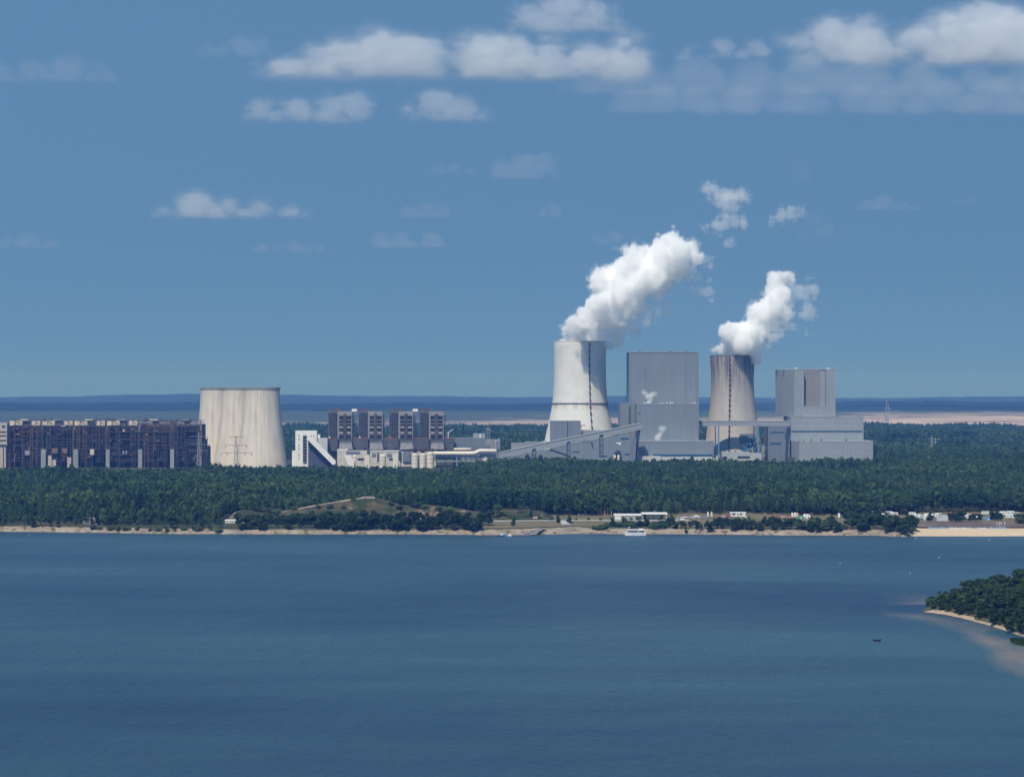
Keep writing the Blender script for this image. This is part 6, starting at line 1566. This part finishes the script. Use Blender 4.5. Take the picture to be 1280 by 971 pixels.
# pale logs and stones on the landing and left bank
STONE = M('shore_stone', (.30, .27, .24), .25, .8)
for k in range(34):
    px = TR.uniform(690, 735) if k < 14 else TR.choice([TR.uniform(5, 280), TR.uniform(860, 1130)])
    D = float(shore(np.array(px))) + TR.uniform(2, 9); r = TR.uniform(.3, .8)
    b = MB(); rr2 = random.Random(k); n = 8; vs = []; fs = []
    b.lathe([(r * .6, -.2), (r * rr2.uniform(.9, 1.15), .1), (r * rr2.uniform(.7, 1), r * .5), (r * .25, r * .75)], 8, sq=(1, rr2.uniform(.6, 1)))
    o = b.build('boulder', STONE); o.location = (X(px, D), D, ground_z(px, D)); o.rotation_euler.z = rr2.uniform(0, 6)
    tag(o, 'small rounded boulder lying on the lake shore', 'boulder', 'boulders along the lake shore')
C = .011
CLOUDS = [
 ('large bright cumulus with a sloping crest, upper left of the sky', [(352, 78, 36), (395, 62, 40), (440, 48, 42), (480, 34, 40), (515, 36, 30), (535, 50, 16)], 96, 1, .0052, dict()),
 ('flat grey-white cloud strip under the large left cumulus', [(325, 128, 26), (370, 128, 34), (415, 122, 26), (443, 113, 16)], 152, 2, .0036, dict()),
 ('small flat-bottomed cloud with one bright top under the middle clouds', [(510, 128, 18), (545, 117, 28), (575, 124, 22), (600, 140, 16)], 151, 3, .0036, dict()),
 ('pointed low cloud alone over the old cooling towers', [(205, 258, 20), (245, 238, 30), (285, 246, 28), (325, 250, 28), (365, 256, 26)], 271, 4, .0030, dict(ragged=.6, fat=1.2)),
 ('bright billowing cumulus just right of the large left one', [(575, 66, 24), (608, 44, 34), (645, 52, 36), (690, 48, 38), (735, 52, 34), (780, 44, 36)], 98, 5, .0055, dict()),
 ('dark-based cloud cut by the top edge with one bright white knob', [(665, 10, 30), (705, -8, 42), (745, 0, 24), (765, 16, 16)], 38, 6, .0045, dict()),
 ('broad grey veil of cloud stretched below the upper right cumulus', [(740, 94, 40), (800, 86, 50), (870, 74, 56), (940, 78, 60), (1010, 72, 60), (1080, 78, 60), (1150, 82, 60), (1220, 84, 60), (1275, 86, 50)], 114, 7, .0022, dict(ragged=.34, n=30, fat=1.25)),
 ('lower streak of grey cloud reaching right, the lowest of the right-hand bank', [(790, 114, 34), (830, 110, 34), (870, 110, 44), (930, 108, 50), (1000, 110, 50), (1070, 110, 50), (1120, 108, 50), (1180, 102, 44), (1240, 102, 40), (1290, 104, 40)], 140, 8, .0022, dict(ragged=.30, n=30, fat=1.25)),
 ('white-rimmed cloud crest between the middle and right cumulus', [(862, 58, 24), (905, 50, 22), (945, 48, 24)], 74, 9, .0034, dict()),
 ('tall cloud with a thin brilliant white rim, right of centre', [(1005, 34, 22), (1040, 22, 30), (1075, 24, 26), (1100, 38, 20)], 82, 10, .0055, dict()),
 ('largest cumulus, rising at the top right corner', [(1110, 50, 34), (1150, 30, 40), (1195, 18, 40), (1240, 14, 40), (1285, 22, 40), (1330, 30, 40)], 78, 11, .0055, dict()),
 ('dim grey streak of cloud at the left edge of the sky', [(-10, 80, 40), (40, 78, 40), (90, 72, 36), (125, 82, 20)], 100, 12, .0019, dict()),
 ('faint thin cloud above the gap before the large left cumulus', [(262, 56, 20), (300, 46, 26), (325, 52, 16)], 70, 13, .0021, dict()),
 ('small faint cloud in the middle of the sky, the largest of its row', [(628, 202, 14), (655, 195, 22), (680, 198, 14)], 222, 14, .0021, dict()),
 ('faint small cloud left of the middle one, twin streak', [(548, 208, 12), (568, 204, 16), (588, 208, 10)], 217, 15, .0021, dict()),
 ('little faint cloud over the blackened boiler towers', [(512, 258, 10), (532, 254, 18), (552, 258, 12)], 271, 16, .0020, dict()),
 ('tiny faint cloud left of the big plume, nearest its top', [(680, 260, 8), (692, 256, 10)], 270, 17, .0020, dict()),
 ('long faint low cloud with two humps above the boiler towers', [(478, 294, 14), (500, 290, 20), (540, 294, 20)], 308, 18, .0018, dict()),
 ('thin faint cloud just left of the big plume', [(745, 296, 14), (770, 291, 20), (792, 296, 8)], 304, 19, .0017, dict()),
 ('small thin cloud low in the sky above the pale power block', [(1082, 252, 14), (1105, 247, 20), (1130, 253, 14)], 262, 20, .0020, dict()),
 ('tiny thin cloud low at the right, near the picture edge', [(1198, 250, 8), (1213, 246, 12)], 253, 21, .0020, dict()),
 ('faint low cloud at the left edge above the dark hall', [(10, 298, 14), (35, 294, 18), (62, 300, 10)], 309, 22, .0017, dict()),
 ('faintest long streak of cloud, right of the pointed low cloud', [(330, 306, 20), (365, 302, 26), (400, 308, 20)], 315, 23, .0015, dict()),
]
# ------------------------------------------------------------------ steam and clouds: closed shells filled with even white vapour
def vapour(name, dens, col=(.995, .995, .995), g=.0):
    m, nt, out = new_mat(name)
    v = N(nt, 'ShaderNodeVolumeScatter', Density=dens, Anisotropy=g)
    v.inputs['Color'].default_value = (*col, 1)
    nt.links.new(v.outputs[0], out.inputs['Volume'])
    return m
def blob_field(blobs, h, pad, n1, n2, seed, squash=None, flat=None):
    """blobs: (x, y, z, r). Signed distance-like field of their union, roughened by billows."""
    B = np.array(blobs)
    lo = (B[:, :3] - B[:, 3:4]).min(0) - pad; hi = (B[:, :3] + B[:, 3:4]).max(0) + pad
    ax = [np.arange(lo[i], hi[i] + h, h) for i in range(3)]
    x, y, z = np.meshgrid(*ax, indexing='ij')
    d = np.full(x.shape, -1e9)
    sx, sy, sz = squash or (1, 1, 1)
    k = 1.6 * h
    for bx_, by_, bz_, r in B:
        q = np.sqrt(((x - bx_) * sx) ** 2 + ((y - by_) * sy) ** 2 + ((z - bz_) * sz) ** 2)
        v = r - q
        m_ = np.maximum(d, v); d = m_ + np.log1p(np.exp(-np.abs(d - v) / k)) * k * .5
    w1 = fbm(x / n1[0], y / n1[0], z / n1[0], 4, seed, billow=True)
    w2 = fbm(x / n2[0], y / n2[0], z / n2[0], 3, seed + 50, gain=.6, billow=True)
    w0 = fbm(x / (n1[0] * 2.0), y / (n1[0] * 2.0), z / (n1[0] * 2.0), 2, seed + 90)
    d = d + n1[1] * (w1 + .7 * w0) + n2[1] * w2
    if flat is not None:
        d = np.minimum(d, z - flat + n2[1] * .4 * w2)
    for a in range(3):
        sl = [slice(None)] * 3
        for e in (0, -1): sl[a] = e; d[tuple(sl)] = -10
    return d, lo
def shell(name, d, lo, h, iso, mat, parent=None, origin=(0, 0, 0)):
    v, f = surface_nets(d, iso, lo, h)
    if not len(f): return None
    o = np_mesh(name, v - np.array(origin), f, mat, True, None, parent)
    if not parent: o.location = origin
    return o
def px_blobs(raw, base, sc, D, seed, depth=1.0, bend=0.0, rmul=1.0, rim=None, steep=2.0):
    r_ = np.random.default_rng(seed); out = []
    for zx, zy, zr in raw:
        px, py, r = base[0] + zx / sc, base[1] + zy / sc, zr / sc
        s = D / F
        yy = D + r_.uniform(-1, 1) * depth * r * s * .8
        if rim: yy -= (steep * min(max(0.0, rim - py), 20) + bend * max(0.0, rim - py - 20)) * s
        out.append((X(px, yy), yy, Z(py, yy), r * s * rmul))
    return out
STEAM = vapour('steam', .16, (.9995, .9995, .9995)); STEAM_T = vapour('thin_steam', .075); STEAM_W = vapour('wisp_steam', .03)
A_core = [(150, 822, 38), (200, 812, 48), (240, 780, 56), (290, 730, 70), (330, 690, 80), (390, 640, 95), (430, 690, 85), (470, 570, 105), (500, 450, 112), (430, 430, 55), (555, 490, 100), (590, 550, 80), (620, 420, 55),
          (620, 295, 80), (700, 325, 92), (780, 280, 85), (760, 400, 88), (830, 430, 60), (840, 205, 82), (890, 145, 62), (945, 200, 80), (1030, 195, 52), (900, 300, 70), (980, 330, 42), (330, 810, 45), (270, 820, 40)]
A_thin = [(540, 700, 55), (610, 715, 52), (680, 760, 38), (520, 790, 50), (480, 835, 34), (390, 800, 58), (600, 640, 48), (650, 600, 38), (430, 840, 28)]
A_wisp = [(700, 640, 30), (640, 760, 26), (730, 740, 22), (850, 500, 30), (940, 420, 28), (1000, 340, 30), (840, 560, 26), (760, 660, 36), (815, 615, 38), (880, 585, 32), (720, 700, 26), (1035, 390, 40), (1065, 450, 30), (1100, 470, 18), (1180, 500, 22), (1195, 533, 16), (1145, 265, 18), (915, 485, 16), (1160, 460, 14)]
def plume(label, parts, base, sc, D, seed, n1, n2, h, rim, steep, bend):
    org_ = None; root = None
    for i, (nm, raw, mat, dm) in enumerate(parts):
        d, lo = blob_field(px_blobs(raw, base, sc, D, seed + i, dm, bend, 1.14, rim, steep), h, 12, n1[i], n2[i], seed + i * 7)
        if root is None:
            o0 = (X(base[0] + raw[0][0] / sc, D), D, Z(base[1] + raw[0][1] / sc, D))
            root = shell(nm, d, lo, h, 0, mat, None, o0); tag(root, label, 'steam plume')
            veil = shell('veil', d, lo, h, -2.6, STEAM_W, root, o0)
        else:
            shell(nm, d, lo, h, 0, mat, root, o0)
    return root
plume('large white steam plume leaning right from the tall white cooling tower',
      [('steam_plume', A_core, STEAM, .9), ('thin_steam', A_thin, STEAM_T, 1.0), ('wisp', A_wisp, STEAM_W, 1.0)], (680, 280), 5.714, 3060, 3,
      [(26, 9.5), (17, 9.0), (14, 9.5)], [(9.5, 5.6), (8, 5.4), (7, 5.6)], 1.2, 424, 2.4, .2)
B_core = [(190, 885, 18), (240, 870, 40), (250, 810, 38), (300, 835, 55), (350, 805, 50), (375, 765, 36), (400, 700, 42), (440, 665, 52), (450, 595, 40), (472, 545, 36), (520, 530, 28), (480, 620, 40), (330, 880, 40), (280, 885, 35)]
B_thin = [(500, 725, 32), (460, 745, 34), (455, 795, 26), (500, 690, 30), (420, 800, 30), (400, 850, 22)]
B_wisp = [(520, 650, 22), (530, 590, 22), (480, 800, 20), (500, 770, 20), (570, 590, 24), (600, 605, 28), (640, 600, 14), (622, 660, 20), (620, 710, 24), (640, 690, 16), (545, 770, 18), (600, 800, 12), (612, 535, 12), (355, 690, 11), (425, 858, 14), (560, 775, 14)]
plume('smaller white steam plume curling up from the soot-streaked cooling tower',
      [('steam_plume', B_core, STEAM, .9), ('thin_steam', B_thin, STEAM_T, 1.0), ('wisp', B_wisp, STEAM_W, 1.0)], (850, 210), 3.882, 3032, 23,
      [(22, 8.5), (15, 8.0), (12, 8.5)], [(8.5, 5.2), (7, 5.0), (6.5, 5.2)], 1.2, 441, .9, -.3)
def puff(label, raw, base, sc, D, seed, mat, h=1.25, n1=(12, 7.5), n2=(5.5, 5.0), cat='steam puff', group=None, nm='steam_puff'):
    bl = px_blobs(raw, base, sc, D, seed, 1.0)
    d, lo = blob_field(bl, h, 10, n1, n2, seed)
    og = tuple(np.mean([b[:3] for b in bl], axis=0))
    o = shell(nm, d, lo, h, -1.2 * h, mat, None, og)
    for q in (0.6, 2.2): shell('steam_core', d, lo, h, q * h, mat, o, og)
    return tag(o, label, cat, group)
puff('ragged drifting scrap of white steam high above the great boiler house', [(150, 105, 30), (190, 135, 32), (240, 150, 38), (300, 140, 28), (320, 155, 20), (250, 205, 26), (240, 250, 34), (290, 260, 24), (180, 290, 26), (130, 285, 20), (190, 320, 14), (225, 370, 16)], (850, 210), 3.882, 3100, 41, vapour('scrap_steam', .016), group='drifting scraps of steam')
puff('small slanting scrap of white steam drifting highest on the right', [(450, 250, 22), (490, 230, 26), (540, 220, 26), (590, 205, 17), (605, 182, 9)], (850, 210), 3.882, 3120, 43, vapour('scrap_steam', .014), group='drifting scraps of steam')
puff('wisp of steam blowing off the step roof halfway up the boiler house', [(262, 405, 17), (280, 430, 18), (300, 425, 17), (318, 412, 14), (295, 462, 15), (338, 416, 7), (255, 392, 8)], (760, 420), 5.71, 2975, 45, vapour('vent_steam', .06), .6, (4, 1.6), (2, .9))
puff('wisp of steam rising from the low hall before the boiler house', [(358, 722, 18), (372, 700, 12), (385, 662, 16), (402, 660, 12), (352, 738, 12)], (760, 420), 5.71, 2935, 47, vapour('vent_steam', .06), .6, (4, 1.6), (2, .9))

puff('faint thread of thin dark smoke haze rising right of the steam scraps', [(560, -60, 22), (575, -25, 26), (590, 30, 22), (600, 130, 18), (640, 260, 26), (680, 310, 30), (720, 330, 22), (600, 345, 24)], (850, 210), 3.882, 3140, 49, vapour('dark_smoke', .0024, (.25, .27, .30)), 2.0, (16, 12), (7, 7), 'smoke', nm='smoke_haze')
# ---- fair-weather clouds, kilometres behind the works, bases near 1400 m
CB = 1400.0
def cloud(label, pts, py_base, seed, dens, h=None, depth=.5, group='flat-based clouds', ragged=1.0, n=9, fat=1.0):
    """pts: (px, py_top, half width px) lumps standing on the row py_base. Nested shells: thin veil, body, bright heart."""
    dens = dens * CLOUD_MUL
    D = (CB - H) * F / (HZ - py_base); s = D / F
    rr = np.random.default_rng(seed); bl = []
    hmax = max(py_base - t for _, t, _ in pts)
    xa = min(p - w for p, _, w in pts); xb = max(p + w for p, _, w in pts)
    for px, pt, hw in pts:
        hgt = py_base - pt
        for k in range(7):
            x = px + rr.uniform(-1, 1) * hw * .9 * (k > 1)
            edge = min(1.0, .45 + min(x - xa, xb - x) / (.9 * hmax + 1))
            hh_ = hgt * edge * (1 - .45 * abs(x - px) / hw)
            r = hh_ * rr.uniform(.30, .46) * fat
            zc = (rr.uniform(.2, 1.0) if k > 1 else 1.04) * max(hh_ - r, .3 * r)
            bl.append((X(x, D), D + rr.uniform(-1, 1) * hw * s * depth * (.3 if k < 2 else 1), CB + zc * s, max(r, 1.4) * s))
    L = hmax * s
    wide = (xb - xa) * s
    h = h or max(6.0, L / 24, wide / 200)
    B = np.array(bl); pad = L * .4
    lo = (B[:, :3] - B[:, 3:4]).min(0) - pad; hi = (B[:, :3] + B[:, 3:4]).max(0) + pad
    lo[2] = CB - L * .25
    x, y, z = np.meshgrid(*[np.arange(lo[i], hi[i] + h, h) for i in range(3)], indexing='ij')
    d = np.full(x.shape, -1e9, np.float32)
    for b0, b1, b2, r in B:
        d = np.maximum(d, r - np.sqrt((x - b0) ** 2 * .5 + (y - b1) ** 2 * .5 + (z - b2) ** 2))
    m_ = d > -L * .6                     # noise only where it can matter
    xm, ym, zm = x[m_], y[m_], z[m_]
    ax_, az_ = 1.9, .8
    nz = (.22 * fbm(xm / (ax_ * L), ym / (1.5 * L), zm / (az_ * L), 2, seed) + .15 * fbm(xm / (.75 * L), ym / (.6 * L), zm / (.42 * L), 3, seed + 9, billow=True)
          + .16 * fbm(xm / (.26 * L), ym / (.22 * L), zm / (.13 * L), 3, seed + 31, gain=.65))
    dd = d[m_] + L * ragged * (nz + .03)
    floor_ = (zm - CB) * 1.6 + L * (.05 + .14 * fbm(xm / (.7 * L), ym / (.7 * L), 0 * xm, 3, seed + 77))
    d[m_] = np.minimum(dd, floor_)
    for a_ in range(3):
        sl = [slice(None)] * 3
        for e_ in (0, -1): sl[a_] = e_; d[tuple(sl)] = -10 * L
    org_ = (X(pts[0][0], D), D, CB)
    thin = dens <= .0022 * CLOUD_MUL
    if thin: dens *= 1.7
    lv = [(-.14, dens * .12), (-.09, dens * .15), (-.04, dens * .2), (.0, dens * .3)] + ([(.05, dens * .7), (.11, dens * 1.6)] if not thin else [])
    o = None
    for i, (iso, dn) in enumerate(lv):
        q = shell(['cloud', 'veil', 'veil', 'cloud_body', 'cloud_body', 'cloud_heart'][i], d, lo, h, L * iso, vapour('cloud_vapour', dn, (.90, .89, .885), .1), o, org_)
        if o is None: o = q
    tag(o, label, 'cloud', group)
    return o
for args in CLOUDS: cloud(*args[:5], **args[5])
